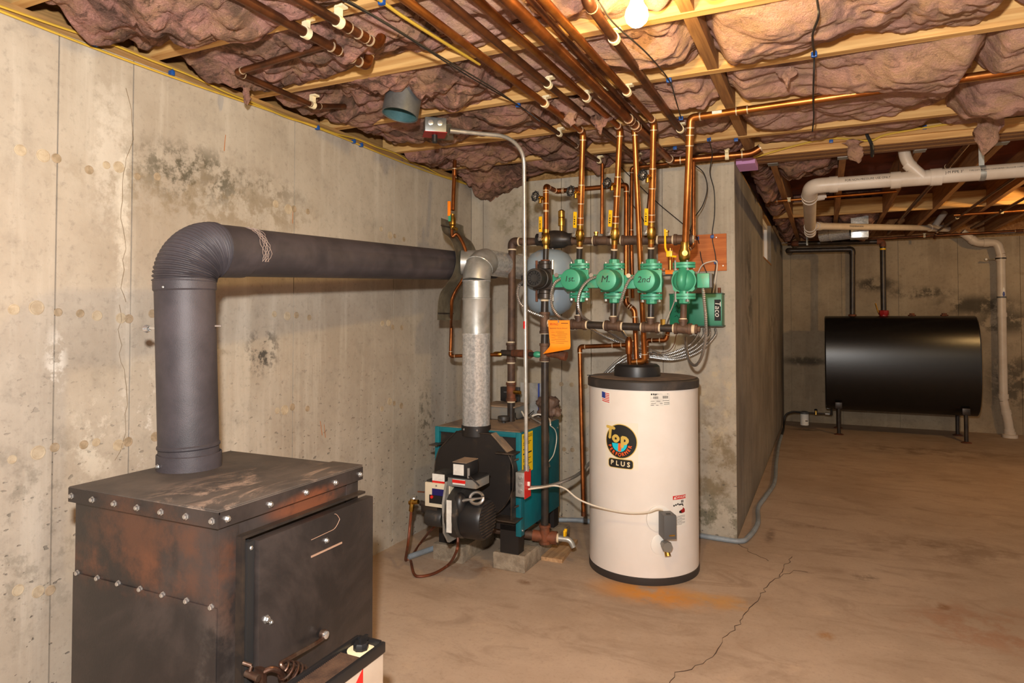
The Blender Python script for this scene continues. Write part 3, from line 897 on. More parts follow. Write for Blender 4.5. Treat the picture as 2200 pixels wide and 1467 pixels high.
y = cy0
while y < cy1 - 0.075:
    gm.boxmm(cx0 + 0.01, cx1 - 0.012, y, y + 0.0022, ct - 0.012, ct - 0.006); y += 0.0062
for x in [cx0 + 0.014 + 0.011 * i for i in range(7)]:
    gm.boxmm(x, x + 0.002, cy0, cy1 - 0.075, ct - 0.0135, ct - 0.0075)
gm.build('mesh_grille', 'iron_brown', cs, ang=0, kind='stuff')
kp = Vector((1.252, -2.905, ct - 0.012))
k = MB().lathe([(0.036, 0), (0.036, 0.004), (0.02, 0.006)], kp, n=28).build('cap_collar', 'clip_white', cs)
MB().lathe([(0.020, 0.006), (0.020, 0.020), (0.017, 0.024)], kp, n=8).box(kp + Vector((0.004, 0.006, 0.030)), (0.008, 0.03, 0.014)).build('knob', 'plastic_black', cs)
MB().prism([(0, 0), (0.12, 0), (0.12, 0.10)], (cx1 - 0.0035, -3.075, 0.375), (0, 1, 0), (0, 0, 1), 0.0015).build('red_mark', 'red', cs)

# ================================================================== BLACK FLUE PIPE
fl = thing('flue_pipe', 'black stove flue pipe with ribbed elbow along the left wall', 'pipe', (FX, FY, SZ))
FR = 0.0885
MB().lathe([(FR, 0.002), (FR, 0.062), (FR + 0.0035, 0.066), (FR + 0.0035, 0.072), (FR, 0.076), (FR, 0.555), (FR + 0.004, 0.560), (FR + 0.004, 0.592), (FR - 0.001, 0.594)], (FX, FY, SZ), (-0.019, -0.009, 0.59), n=48).build('vertical_section', 'flue_black', fl)
zb = SZ + 0.584
FXT, FYT = FX - 0.019, FY - 0.009
HP0 = Vector((FX, FY + 0.175, zb + 0.140)); HP1 = Vector((0.385, -0.90, 1.685))
hd = (HP1 - HP0).normalized()
pth, rad = [], []
NB = 132
for i in range(NB + 1):
    t = i / NB; a = t * math.pi / 2
    R = 0.110
    p = Vector((FXT, FYT + R * (1 - math.cos(a)), zb + R * math.sin(a)))
    pth.append(p); rad.append(FR + 0.003 + 0.0038 * math.sin(2 * math.pi * 21 * t))
MB().tube(pth, rad, 40).build('ribbed_elbow', 'flue_black', fl, ang=80)
e0 = pth[-1]
hd = (HP1 - e0).normalized()
MB().tube([e0 - hd * 0.02, e0 + hd * 0.12, e0 + hd * 0.125], [FR + 0.001, FR + 0.001, FR - 0.003], 40).build('elbow_collar', 'flue_black', fl)
MB().tube([e0 + hd * 0.1, HP1, HP1 + Vector((0.15, 0.22, 0.01))], [FR - 0.003, FR - 0.003, FR - 0.008], 40).build('horizontal_section', 'flue_black', fl)
M('ash_smear', (150, 132, 122), 0.9)
sm = MB(); rs = random.Random(5)
a_, b_, c_ = frame(hd)
for s_ in range(7):
    pts = []
    for i in range(14):
        th = -0.7 + 2.2 * i / 13
        q = e0 + hd * (0.135 + 0.005 * s_ + 0.012 * math.sin(i * 1.1 + s_ * 2) ) + (a_ * math.cos(th + 0.3) + b_ * math.sin(th + 0.3)) * (FR + 0.0005)
        pts.append(q)
    sm.tube(pts, 0.0009, 5)
sm.build('cement_smear', 'ash_smear', fl, ang=60)
for dx, z_ in ((0.05, 0.54), (0.085, 0.54)):
    pass
bolt((FXT + 0.02, FYT - FR - 0.003, zb - 0.020), (0.1, -1, 0), fl, 0.5)
dm = MB()
dz = 1.335
dm.cyl((FX - FR - 0.01, FY - 0.012, dz), (FX - 0.165, FY - 0.02, dz + 0.002), 0.0045, n=8).cyl((FX - FR + 0.01, FY - 0.01, dz), (FX - FR - 0.015, FY - 0.013, dz), 0.0085, n=10)
dm.cyl((FX - FR - 0.02, FY - 0.012, dz), (FX - FR - 0.035, FY - 0.014, dz), 0.0065, n=10)
for i in range(5): dm.torus((FX - 0.172 - 0.004 * i, FY - 0.02, dz), (1, 0.1, 0), 0.011 - 0.0012 * abs(i - 2), 0.0022, 16, 6)
dm.build('damper_handle', 'chrome', fl)
dm2 = MB().cyl((FX + FR - 0.005, FY + 0.02, dz + 0.01), (FX + FR + 0.012, FY + 0.03, dz + 0.01), 0.003, n=8).build('damper_pin', 'chrome', fl)

# ---- bent sheet metal shield
sh = thing('heat_shield', 'bent galvanized sheet shielding copper line from the black flue', 'shield', (0.40, -0.96, 1.36))
prof = [(0.372, 1.36), (0.372, 1.40), (0.377, 1.47), (0.394, 1.52), (0.435, 1.57), (0.472, 1.62), (0.492, 1.69), (0.482, 1.76), (0.450, 1.825), (0.406, 1.86), (0.392, 1.90), (0.390, 1.945)]
pr_ = spline([(x, 0, z) for x, z in prof], 4)
vs_, fs_ = [], []
th = 0.0012
for p in pr_:
    tilt = 0.012 * (p.z - 1.36)
    for yy in (-1.085, -0.845):
        for dx in (0, -th): vs_.append((p.x + dx + (0.012 if yy > -1 else 0), yy + tilt, p.z - (0.016 if yy > -1 and p.z > 1.9 else 0)))
for i in range(len(pr_) - 1):
    a, b = i * 4, i * 4 + 4
    fs_ += [(a, a + 2, b + 2, b), (a + 1, b + 1, b + 3, a + 3), (a, b, b + 1, a + 1), (a + 2, a + 3, b + 3, b + 2)]
fs_ += [(0, 1, 3, 2), tuple(len(vs_) - k for k in (4, 2, 1, 3))]
MB().add(vs_, fs_).build('sheet', 'shield_steel', sh, ang=50)
MB().boxmm(0.374, 0.3805, -1.085, -0.845, 1.395, 1.402).build('crease', 'iron_black', sh)
MB().boxmm(0.392, 0.400, -1.085, -0.845, 1.898, 1.904).build('crease', 'iron_black', sh)

# ================================================================== BOILER
BX0, BX1, BY0, BY1, BZ0, BZ1 = 0.345, 0.885, -1.065, -0.49, 0.215, 0.752
bo = thing('boiler', 'teal oil boiler with black round front door and burner', 'boiler', (0.615, -0.78, 0.09))
jk = MB()
jk.boxmm(BX0 + 0.0008, BX1 - 0.0008, BY0 + 0.05, BY1, BZ0, BZ1 - 0.004, 0.004)
jk.boxmm(BX0, BX0 + 0.028, BY0, BY0 + 0.05, BZ0 + 0.12, BZ1, 0.003).boxmm(BX1 - 0.03, BX1, BY0, BY0 + 0.051, BZ0 - 0.02, BZ1, 0.003).boxmm(BX0 + 0.0285, BX1 - 0.0305, BY0 + 0.0005, BY0 + 0.0495, BZ1 - 0.028, BZ1 - 0.0005, 0.003)
jk.build('jacket', 'teal', bo)
MB().boxmm(BX0 + 0.01, BX1 - 0.01, BY0 + 0.012, BY1, BZ1 - 0.003, BZ1 + 0.002).build('top_panel', 'teal_dusty', bo)
MB().boxmm(BX0 + 0.028, BX1 - 0.03, BY0 + 0.02, BY0 + 0.052, BZ0 + 0.0, BZ1 - 0.028).build('front_panel', 'boiler_black', bo)
for (x0, x1, y0) in ((0.752, 0.862, -1.045), (0.362, 0.45, -1.045), (0.78, 0.865, -0.53), (0.362, 0.44, -0.53)):
    MB().boxmm(x0, x1, y0, y0 + 0.008, 0.092, BZ0 + 0.03).boxmm(x1 - 0.008, x1 + 0.0004, y0 + 0.0082, y0 + 0.07, 0.0925, BZ0 + 0.0295).build('leg', 'boiler_black', bo, ang=0)
# round swing door with smoke collar
hc = Vector((0.625, 0, 0.522)); hr = 0.245
poly = [(-0.105, 0.222), (0.105, 0.222), (0.205, 0.128)]
poly += [(hr * math.cos(a), hr * math.sin(a)) for a in [math.radians(28 - 236 * i / 30) for i in range(31)]]
poly += [(-0.205, 0.128)]
poly = poly[::-1]
hood = MB().prism(poly, (hc.x, -1.045, hc.z), (1, 0, 0), (0, 0, 1), 0.075).build('front_door', 'boiler_black', bo, ang=25)
rim = MB()
edge = [Vector((hc.x + p[0], -1.121, hc.z + p[1])) for p in poly]
rim.tube(edge + [edge[0]], 0.0035, 6)
rim.build('rim', 'boiler_black_edge', hood, ang=60)
MB().prism([(0, 0), (0.137, 0), (0.137, 0.004), (0, 0.004)], (hc.x + 0.108, -1.122, hc.z + 0.222), Vector((0.728, 0, -0.685)), Vector((0.685, 0, 0.728)), -0.078).build('dusty_shoulder', 'teal_dusty', hood, ang=0)
br = MB()
br.boxmm(0.775, 0.882, -1.155, -1.05, 0.648, 0.655).boxmm(0.752, 0.89, -1.150, -1.05, 0.292, 0.298)
br.boxmm(0.85, 0.856, -1.12, -1.05, 0.298, 0.648)
br.build('door_bracket', 'boiler_black_edge', bo)
MB().boxmm(0.352, 0.405, -1.14, -1.05, 0.655, 0.661).build('door_hinge', 'boiler_black_edge', bo)
for z_ in (0.62, 0.585, 0.56, 0.50, 0.38, 0.36, 0.335, 0.31): bolt((0.868, -1.058, z_), (0, -1, 0), bo, 0.8)
for z_ in (0.60, 0.35): MB().cyl((0.838, -1.10, z_), (0.872, -1.06, z_ + 0.012), 0.006, n=8).build('clamp_screw', 'boiler_black_edge', bo)
MB().lathe([(0.082, -0.02), (0.082, 0.035), (0.078, 0.037)], (0.610, -1.06, 0.742), n=36).build('flue_collar', 'boiler_black', bo)
MB().prism([(-0.11, 0), (0.11, 0), (0.085, 0.0), (0.085, 0.0)][:3], (0.61, -1.06, 0.741), (1, 0, 0), (0, 1, 0), 0.001)
for x in (0.575, 0.655): bolt((x, -1.06 - 0.0735, 0.760), (0, -1, 0.0), bo, 0.8)
# things on the top of the jacket
ct_ = MB().boxmm(0.47, 0.68, -0.72, -0.52, 0.758, 0.835, 0.006).build('control_box', 'grey_paint', bo)
MB().boxmm(0.46, 0.69, -0.73, -0.51, 0.833, 0.842, 0.003).build('lid', 'teal_dusty', ct_)
MB().boxmm(0.50, 0.66, -0.70, -0.54, 0.752, 0.760).build('base', 'grey_dark', ct_)
MB().cyl((0.655, -0.80, 0.752), (0.655, -0.80, 0.772), 0.012).lathe([(0.033, 0), (0.036, 0.004), (0.036, 0.022), (0.034, 0.026)], (0.655, -0.80, 0.768), n=24).build('pressure_knob', 'plastic_black_dusty', bo)
MB().lathe([(0.02, 0), (0.022, 0.008), (0.012, 0.014)], (0.565, -0.85, 0.753), n=14).build('sight_plug', 'brass', bo)
MB().tube(spline([(0.69, -0.62, 0.80), (0.74, -0.66, 0.77), (0.80, -0.62, 0.79), (0.86, -0.60, 0.765), (0.895, -0.66, 0.74)], 6), 0.005, 7).build('wire', 'wire_white', bo)
MB().tube(spline([(0.68, -0.69, 0.80), (0.71, -0.74, 0.775), (0.75, -0.70, 0.78), (0.77, -0.62, 0.81)], 6), 0.003, 7).build('wire', 'wire_black', bo)
MB().tube(spline([(0.46, -0.62, 0.79), (0.42, -0.64, 0.77), (0.38, -0.70, 0.757)], 6), 0.005, 7).build('wire', 'wire_white', bo)
# energy label on the right side
lbn = MB().boxmm(BX1, BX1 + 0.0012, -1.050, -0.905, 0.525, 0.742).build('yellow_label', 'yellow_label', bo)
fn = planar((BX1 + 0.0018, -0.9775, 0.722), (0, 1, 0), (0, 0, 1))
lettering('lettering', 'ENERGYGUIDE', 0.024, fn, 'ink', lbn, sx=0.8)
tx = MB()
for z_, w0, w1, h_ in ((0.690, -0.06, 0.05, 0.003), (0.680, -0.06, 0.03, 0.003), (0.655, -0.06, 0.0, 0.004), (0.628, -0.06, 0.055, 0.007), (0.600, -0.06, 0.045, 0.003), (0.590, -0.06, 0.02, 0.003), (0.570, -0.06, 0.055, 0.003), (0.545, -0.06, 0.03, 0.003)):
    tx.boxmm(BX1 + 0.0012, BX1 + 0.0018, -0.9775 + w0, -0.9775 + w1, z_, z_ + h_)
tx.prism([(-0.008, 0), (0, -0.01), (0.008, 0)], (BX1 + 0.0012, -0.9775, 0.708), (0, 1, 0), (0, 0, 1), 0.0006)
tx.build('printed_lines', 'ink', lbn, ang=0)
bolt((BX1, -1.045, 0.225), (1, 0, 0), bo, 0.7)
bolt((BX1, -0.52, 0.70), (1, 0, 0), bo, 0.7)

# ---- oil burner hung on the boiler door
bu = thing('oil_burner', 'dusty black oil burner with beige control on the boiler front', 'burner', (0.66, -1.36, 0.24))
MB().cyl((0.62, -1.12, 0.40), (0.62, -1.30, 0.40), 0.06, n=24).build('blast_tube', 'boiler_black', bu)
yb_ = -1.36
ho = MB().lathe([(0.128, 0), (0.132, 0.01), (0.132, 0.058), (0.118, 0.068)], (0.640, -1.33, 0.378), (1, 0, 0), 36).build('blower_housing', 'plastic_black_dusty', bu)
MB().prism([(-0.075, -0.150), (0.08, -0.150), (0.12, -0.10), (0.13, 0.0), (0.115, 0.09), (0.06, 0.16), (-0.10, 0.16), (-0.13, 0.06), (-0.12, -0.09)], (0.630, -1.33, 0.385), (0, 1, 0), (0, 0, 1), 0.012).build('flange', 'galvanized_dull', bu)
mo = MB().lathe([(0.100, 0), (0.104, 0.012), (0.104, 0.10), (0.095, 0.118), (0.06, 0.122)], (0.705, -1.335, 0.355), (1, 0.0, 0), 36).build('motor_cover', 'plastic_black', bu)
rb = MB()
for i in range(11):
    zz = 0.275 + 0.0155 * i
    hw_ = math.sqrt(max(0.0, 0.088 ** 2 - (zz - 0.355) ** 2))
    if hw_ > 0.012: rb.boxmm(0.822, 0.8295, -1.335 - hw_, -1.335 + hw_, zz - 0.0028, zz + 0.0028)
rb.build('cooling_ribs', 'boiler_black_edge', mo, ang=0)
MB().sph((0.70, -1.40, 0.43), 0.045, (0.8, 0.9, 1.4)).build('intake_scoop', 'plastic_black', bu)
MB().box((0.672, -1.4605, 0.385), (0.028, 0.004, 0.16)).build('rating_label', 'paper', ho)
cx = (0.498, 0.645, 0.404, 0.527)
cb_ = MB().boxmm(cx[0], cx[1], -1.41, -1.34, cx[2], cx[3], 0.004).build('control_box', 'beige', bu)
MB().boxmm(cx[0] + 0.045, cx[1] - 0.015, -1.413, -1.409, cx[3] - 0.062, cx[3] - 0.028).build('display', 'display_blue', cb_)
MB().boxmm(cx[0] + 0.028, cx[1] - 0.012, -1.413, -1.409, cx[2] + 0.020, cx[2] + 0.062).build('button_panel', 'plastic_black', cb_)
MB().cyl((cx[0] + 0.045, -1.412, cx[2] + 0.052), (cx[0] + 0.045, -1.418, cx[2] + 0.052), 0.008, n=14).build('reset_button', 'red', cb_)
bolt((cx[0] + 0.07, -1.411, cx[3] - 0.012), (0, -1, 0), cb_, 0.6)
tc = MB().boxmm(cx[0] + 0.004, cx[1] + 0.02, -1.40, -1.33, cx[3], cx[3] + 0.008).lathe([(0.036, 0), (0.036, 0.09)], (cx[0] + 0.075, -1.40, cx[3] + 0.024), (0, 1, 0), 24).build('solenoid', 'plastic_black_dusty', bu)
MB().boxmm(cx[0] + 0.04, cx[0] + 0.112, -1.4022, -1.399, cx[3] + 0.010, cx[3] + 0.045).build('paper_label', 'paper', tc)
MB().boxmm(cx[0] + 0.04, cx[0] + 0.112, -1.4028, -1.399, cx[3] + 0.0, cx[3] + 0.010).build('red_label', 'red', tc)
gx = (0.640, 0.784, 0.524, 0.574)
ig = MB().boxmm(gx[0], gx[1] + 0.02, -1.42, -1.28, gx[2], gx[3] - 0.006, 0.003).build('igniter_box', 'grey_paint', bu)
MB().boxmm(gx[0] - 0.004, gx[1] + 0.024, -1.424, -1.276, gx[3] - 0.006, gx[3]).build('lid', 'plastic_black', ig)
MB().boxmm(gx[0] + 0.03, gx[0] + 0.10, -1.4225, -1.419, gx[2] + 0.012, gx[3] - 0.012).build('paper_label', 'paper', ig)
MB().boxmm(gx[0] + 0.028, gx[0] + 0.102, -1.4235, -1.419, gx[3] - 0.030, gx[3] - 0.014).build('red_label', 'red', ig)
tr = MB().boxmm(gx[0] + 0.025, gx[0] + 0.105, -1.415, -1.29, gx[3], gx[3] + 0.070, 0.003).build('transformer', 'plastic_black', bu)
MB().boxmm(gx[0] + 0.03, gx[0] + 0.09, -1.4165, -1.414, gx[3] + 0.008, gx[3] + 0.062).build('paper_label', 'paper', tr)
MB().boxmm(gx[0] + 0.025, gx[0] + 0.105, -1.415, -1.29, gx[3] + 0.070, gx[3] + 0.073).build('dust_cover', 'teal_dusty', tr)
MB().cyl((gx[0] + 0.118, -1.418, gx[3]), (gx[0] + 0.118, -1.418, gx[3] + 0.05), 0.007, n=10).build('terminal', 'bolt_steel', bu)
MB().tube(spline([(gx[0] + 0.12, -1.42, gx[3] + 0.01), (gx[0] + 0.15, -1.43, gx[3] - 0.0), (gx[0] + 0.18, -1.42, gx[3] - 0.03)], 5), 0.004, 7).build('lead_wire', 'wire_black', bu)
fx = []
for i in range(28):
    a = math.pi * 0.15 + i / 27 * math.pi * 1.9
    fx.append((0.795 + 0.036 * math.cos(a), -1.40 + 0.012 * math.sin(a), 0.475 + 0.026 * math.sin(a)))
MB().tube(fx + [(0.74, -1.41, 0.462), (0.70, -1.42, 0.45)], 0.0085, 8).build('flexible_conduit', 'flex_steel', bu)
# fuel pump at the left of the housing
MB().lathe([(0.046, 0), (0.048, 0.01), (0.048, 0.085), (0.042, 0.095)], (0.485, -1.35, 0.335), (1, 0, 0), 24).build('fuel_pump', 'plastic_black_dusty', bu)
MB().box((0.50, -1.34, 0.375), (0.10, 0.07, 0.04), bev=0.005).cyl((0.44, -1.36, 0.40), (0.53, -1.36, 0.385), 0.014).build('pump_head', 'iron_black', bu)
va = MB().cyl((0.426, -1.360, 0.404), (0.371, -1.360, 0.393), 0.012, n=10).cyl((0.391, -1.360, 0.420), (0.382, -1.360, 0.350), 0.013, n=6).build('oil_valve', 'brass', bu)
MB().lathe([(0.016, 0), (0.019, 0.004), (0.016, 0.010)], (0.397, -1.360, 0.420), (0, -0.3, 1), 12).build('valve_handle', 'bolt_steel', va)
MB().cyl((0.384, -1.300, 0.439), (0.425, -1.300, 0.441), 0.004, n=8).build('vent_pin', 'iron_rust', bu)
ol = tag(MB().tube(spline([(0.382, -1.360, 0.350), (0.374, -1.360, 0.271), (0.369, -1.370, 0.175), (0.227, -1.181, 0.012), (0.221, -1.115, 0.011), (0.141, -0.890, 0.011), (0.401, -1.200, 0.204), (0.491, -1.250, 0.280)], 8), 0.0075, 8).build('oil_hose', 'hose_copper'), 'dark copper oil hose hanging from burner left side to floor', 'hose')
tag(MB().tube(spline([(0.677, -1.380, 0.292), (0.688, -1.400, 0.241), (0.691, -1.420, 0.202), (0.505, -1.176, 0.030), (0.475, -1.271, 0.010), (0.432, -1.341, 0.010), (0.381, -1.329, 0.010), (0.258, -1.176, 0.010)], 8), 0.0075, 8).build('oil_hose', 'hose_copper'), 'brown oil hose looping over the floor below the burner', 'hose')

# ---- concrete blocks, wooden offcut
def blk(x0, x1, y0, y1, label):
    m = MB().boxmm(x0, x1, y0, y1, 0.0, 0.091, 0.005)
    rr = random.Random(int(x0 * 1000) + int(y0 * 1000))
    for p in m.v: p += Vector((rr.uniform(-.003, .003), rr.uniform(-.003, .003), rr.uniform(-.001, 0) if p.z > 0.01 else 0))
    tag(m.build('concrete_block', 'block'), label, 'block', 'concrete blocks under the boiler')
blk(0.712, 0.902, -1.052, -0.66, 'concrete block under the right front boiler leg')
blk(0.340, 0.532, -1.072, -0.68, 'concrete block under the left front boiler leg')
blk(0.735, 0.925, -0.62, -0.42, 'concrete block under the right rear boiler leg')
blk(0.345, 0.535, -0.62, -0.42, 'concrete block under the left rear boiler leg')
bd = MB().prism([(0.904, -0.828, 0.0)[:2], (1.030, -0.825, 0.0)[:2], (0.996, -0.465, 0.0)[:2], (0.859, -0.472, 0.0)[:2]], (0, 0, 0), (1, 0, 0), (0, 1, 0), 0.02).build('wood_board', 'wood_board', ang=0)
tag(bd, 'short flat wooden board lying under the drain valve', 'board')

# ---- odds and ends standing at the back of the boiler top
bb = thing('black_box', 'small black plastic box on the boiler top, behind the flue', 'box', (0.56, -0.545, 0.755))
MB().boxmm(0.50, 0.625, -0.53, -0.495, 0.845, 0.935, 0.004).boxmm(0.52, 0.60, -0.52, -0.495, 0.755, 0.85).build('case', 'plastic_black', bb)
MB().boxmm(0.525, 0.622, -0.5315, -0.529, 0.900, 0.906).build('slot', 'grey_dark', bb)
sp2 = thing('steel_plate', 'upright grey steel plate behind the iron return pipe', 'plate', (0.70, -0.50, 0.755))
MB().boxmm(0.63, 0.78, -0.505, -0.500, 0.755, 0.965).build('plate', 'galvanized_dull', sp2)
MB().boxmm(0.755, 0.762, -0.52, -0.495, 0.80, 0.965).build('blue_edge', 'flag_blue', sp2)
bm_ = bmesh.new(); bmesh.ops.create_icosphere(bm_, subdivisions=4, radius=0.075)
vb_ = MB(); bm_.verts.index_update()
vb_.add([Vector((v.co.x + 0.83, v.co.y * 0.55 - 0.535, v.co.z + 0.825)) for v in bm_.verts], [[v.index for v in f.verts] for f in bm_.faces]); bm_.free()
for p in vb_.v:
    q = p - Vector((0.83, -0.535, 0.825))
    p += q * (0.7 * noise.noise(p * 18) + 0.5 * abs(noise.noise(p * 45)) - 0.1)
M('bag_brown', (112, 88, 74), 0.6, 0, (78, 60, 50), 12)
tag(vb_.build('crumpled_bag', 'bag_brown', ang=70), 'crumpled brown bag on the boiler top behind the conduit', 'bag')

# ---- galvanized boiler flue
gf = thing('galvanized_flue', 'shiny galvanized flue rising from the boiler into the wall', 'pipe', (0.610, -1.06, 0.775))
GX, GY, GR, GZ = 0.610, -1.06, 0.078, 1.690
MB().lathe([(GR - 0.002, 0), (GR, 0.004), (GR, 0.50), (GR + 0.0015, 0.503), (GR + 0.0015, 0.510), (GR, 0.512)], (GX, GY, 0.775), n=40).build('lower_section', 'galvanized', gf)
MB().lathe([(GR - 0.001, 0), (GR - 0.001, 0.185), (GR + 0.002, 0.19), (GR + 0.002, 0.197), (GR - 0.001, 0.20), (GR - 0.001, 0.295)], (GX, GY, 1.285), n=40).build('upper_section', 'galvanized_dull', gf)
ep = []
for i in range(5):
    a = i / 4 * math.pi / 2
    ep.append(Vector((GX, GY + 0.115 * (1 - math.cos(a)), 1.578 + 0.115 * math.sin(a))))
MB().tube(ep, GR + 0.001, 40).build('elbow', 'galvanized_dull', gf, ang=22)
MB().torus(ep[0], (0, 0, 1), GR + 0.001, 0.003, 40, 6).torus(ep[2], (ep[3] - ep[1]), GR + 0.001, 0.0025, 40, 6).build('elbow_seam', 'galvanized', gf)
MB().cyl((GX - 0.02, GY + 0.10, GZ), (GX - 0.125, GY + 0.05, GZ), GR * 0.92, n=36).build('tee_branch', 'galvanized_dull', gf)
MB().cyl((GX, GY + 0.115, 1.693), (GX, 0.0, 1.70), GR - 0.002, n=40).build('horizontal_section', 'galvanized', gf)
MB().cyl((GX, -0.012, 1.70), (GX, 0.012, 1.70), GR + 0.03, n=40).build('wall_collar', 'galvanized_dull', gf)

# ================================================================== WATER HEATER
HCX, HCY, HRR = 1.447, -0.651, 0.298
wh = thing('water_heater', 'tall white cylindrical water heater with black top and base', 'water heater', (HCX, HCY, 0))
MB().lathe([(HRR, 0.03), (HRR, 1.005)], (HCX, HCY, 0), n=72).build('tank_body', 'heater_white', wh)
MB().lathe([(HRR + 0.001, 0.0), (HRR + 0.003, 0.006), (HRR + 0.003, 0.036), (HRR, 0.039)], (HCX, HCY, 0), n=72).build('base_ring', 'heater_cap', wh)
top = MB().lathe([(HRR, 0.995), (HRR + 0.007, 0.997), (HRR + 0.007, 1.036), (HRR + 0.002, 1.043), (HRR - 0.02, 1.045), (0.1, 1.049)], (HCX, HCY, 0), n=72).build('top_cap', 'heater_cap', wh)
MB().lathe([(HRR - 0.006, 1.0455), (0.1, 1.0495)], (HCX, HCY, 0), n=60).build('cap_top', 'cap_dust', wh)
dc = Vector((1.418, -0.66, 1.045))
MB().lathe([(0.128, 0), (0.128, 0.035), (0.124, 0.058), (0.110, 0.070), (0.05, 0.074)], dc, n=48).build('flange_cover', 'plastic_black', wh)
MB().box((1.21, -0.70, 1.0475), (0.14, 0.012, 0.004), Matrix.Rotation(math.radians(30), 4, 'Z')).build('cap_seam', 'rubber', top)

def cylmap(ad, z, r=HRR):
    a0 = math.radians(ad)
    return lambda u, v, lift=0.0006: Vector((HCX + (r + lift) * math.cos(a0 + u / r), HCY + (r + lift) * math.sin(a0 + u / r), z + v))
def sticker(name, fn, poly, mat, parent, lift, n=10):
    """flat printed shape wrapped round the tank"""
    mb = MB()
    P = []
    for i in range(len(poly)):
        a, b = Vector((*poly[i], 0)), Vector((*poly[(i + 1) % len(poly)], 0))
        m = max(1, int((b - a).length / 0.012))
        for k_ in range(m): P.append(a.lerp(b, k_ / m))
    bm = bmesh.new()
    f0 = bm.faces.new([bm.verts.new(p) for p in P])
    xs_ = [p.x for p in P]
    for c in [min(xs_) + i * 0.015 for i in range(1, int((max(xs_) - min(xs_)) / 0.015) + 1)]:
        bmesh.ops.bisect_plane(bm, geom=bm.verts[:] + bm.edges[:] + bm.faces[:], plane_co=(c, 0, 0), plane_no=(1, 0, 0))
    bm.verts.index_update()
    mb.add([fn(v.co.x, v.co.y, lift) for v in bm.verts], [[v.index for v in f.verts] for f in bm.faces])
    bm.free()
    return mb.build(name, mat, parent, ang=60)
def rect(w, h): return [(-w / 2, -h / 2), (w / 2, -h / 2), (w / 2, h / 2), (-w / 2, h / 2)]
def rrect(w, h, r, n=5):
    out = []
    for cx_, cy_, a0 in ((w / 2 - r, -h / 2 + r, -90), (w / 2 - r, h / 2 - r, 0), (-w / 2 + r, h / 2 - r, 90), (-w / 2 + r, -h / 2 + r, 180)):
        for i in range(n + 1):
            a = math.radians(a0 + 90 * i / n); out.append((cx_ + r * math.cos(a), cy_ + r * math.sin(a)))
    return out
def circ(cx_, cy_, r, n=40, a0=0, a1=360): return [(cx_ + r * math.cos(math.radians(a0 + (a1 - a0) * i / n)), cy_ + r * math.sin(math.radians(a0 + (a1 - a0) * i / n))) for i in range(n + (0 if a1 - a0 == 360 else 1))]
# round badge: TOP PERFORMER PLUS
ad = (-98.689, 0.706)
bf = cylmap(ad[0], ad[1])
S = 0.00250                                  # metres to a pixel of the badge
M('sticker_clear', (232, 224, 208), 0.25)
bs_ = sticker('badge', bf, rect(0.188, 0.242), 'sticker_clear', wh, 0.0006)
sticker('badge_rim', bf, circ(0.0, 0.022, 0.090), 'gold', bs_, 0.0010)
sticker('badge_disc', bf, circ(0.0, 0.022, 0.086), 'ink', bs_, 0.0014)
sticker('badge_plate_rim', bf, [(x - 0.002, y - 0.094) for x, y in rrect(0.143, 0.050, 0.016)], 'gold', bs_, 0.0012)
sticker('badge_plate', bf, [(x - 0.002, y - 0.094) for x, y in rrect(0.137, 0.044, 0.014)], 'ink', bs_, 0.0016)
sticker('badge_blue', bf, [(x, y) for x, y in circ(-0.006, 0.010, 0.043, 24, 180, 360)], 'cyan', bs_, 0.0018)
sticker('badge_stripe', bf, [(-0.014, -0.030), (0.004, -0.030), (0.006, 0.012), (-0.012, 0.012)], 'orange_ink', bs_, 0.0022)
def bl(s, size, x, y, mat, rot=0.0, sx=1.0, lift=0.0024, bold=0.0):
    cr, sr = math.cos(rot), math.sin(rot)
    v, f = text_geo(s, size)
    mb = MB()
    for ox, oy in ((0, 0), (bold, 0), (-bold, 0), (0, bold), (0, -bold)) if bold else ((0, 0),):
        mb.add([bf(x + (p.x * sx + ox) * cr - (p.y + oy) * sr, y + (p.x * sx + ox) * sr + (p.y + oy) * cr, lift) for p in v], f)
    mb.build('lettering', mat, bs_, ang=0)
bl('T', 0.088, -0.061, 0.060, 'gold', -0.12, 1.0, 0.0024, 0.004)
bl('o', 0.072, -0.026, 0.040, 'gold', -0.05, 1.05, 0.0027, 0.005)
bl('p', 0.080, 0.024, 0.034, 'gold', -0.03, 1.05, 0.0030, 0.005)
for i, ch in enumerate('PERFORMER'):
    a = math.radians(198 + 148 * i / 8)
    bl(ch, 0.026, -0.006 + 0.060 * math.cos(a), 0.012 + 0.060 * math.sin(a), 'orange_ink', a + math.pi / 2, 0.9, 0.0024, 0.0008)
for i, ch in enumerate('PLUS'):
    bl(ch, 0.034, -0.049 + 0.031 * i, -0.093 - 0.001 * i, 'clip_white', -0.05, 1.0, 0.0024, 0.0012)
# flag sticker
ad = (-116.392, 0.950)
ff = cylmap(ad[0], ad[1])
fs0 = sticker('flag_sticker', ff, rect(0.062, 0.062), 'white', wh, 0.0006)
for i in range(6):
    y = 0.022 - 0.0088 * i
    sticker('stripe', ff, [(-0.026, y - 0.0022 + 0.004), (0.0, y - 0.0022), (0.026, y - 0.0022 - 0.003), (0.026, y + 0.0022 - 0.003), (0.0, y + 0.0022), (-0.026, y + 0.0022 + 0.004)], 'red', fs0, 0.0011)
sticker('canton', ff, [(-0.028, -0.002), (-0.002, -0.006), (-0.002, 0.026), (-0.028, 0.030)], 'flag_blue', fs0, 0.0016)
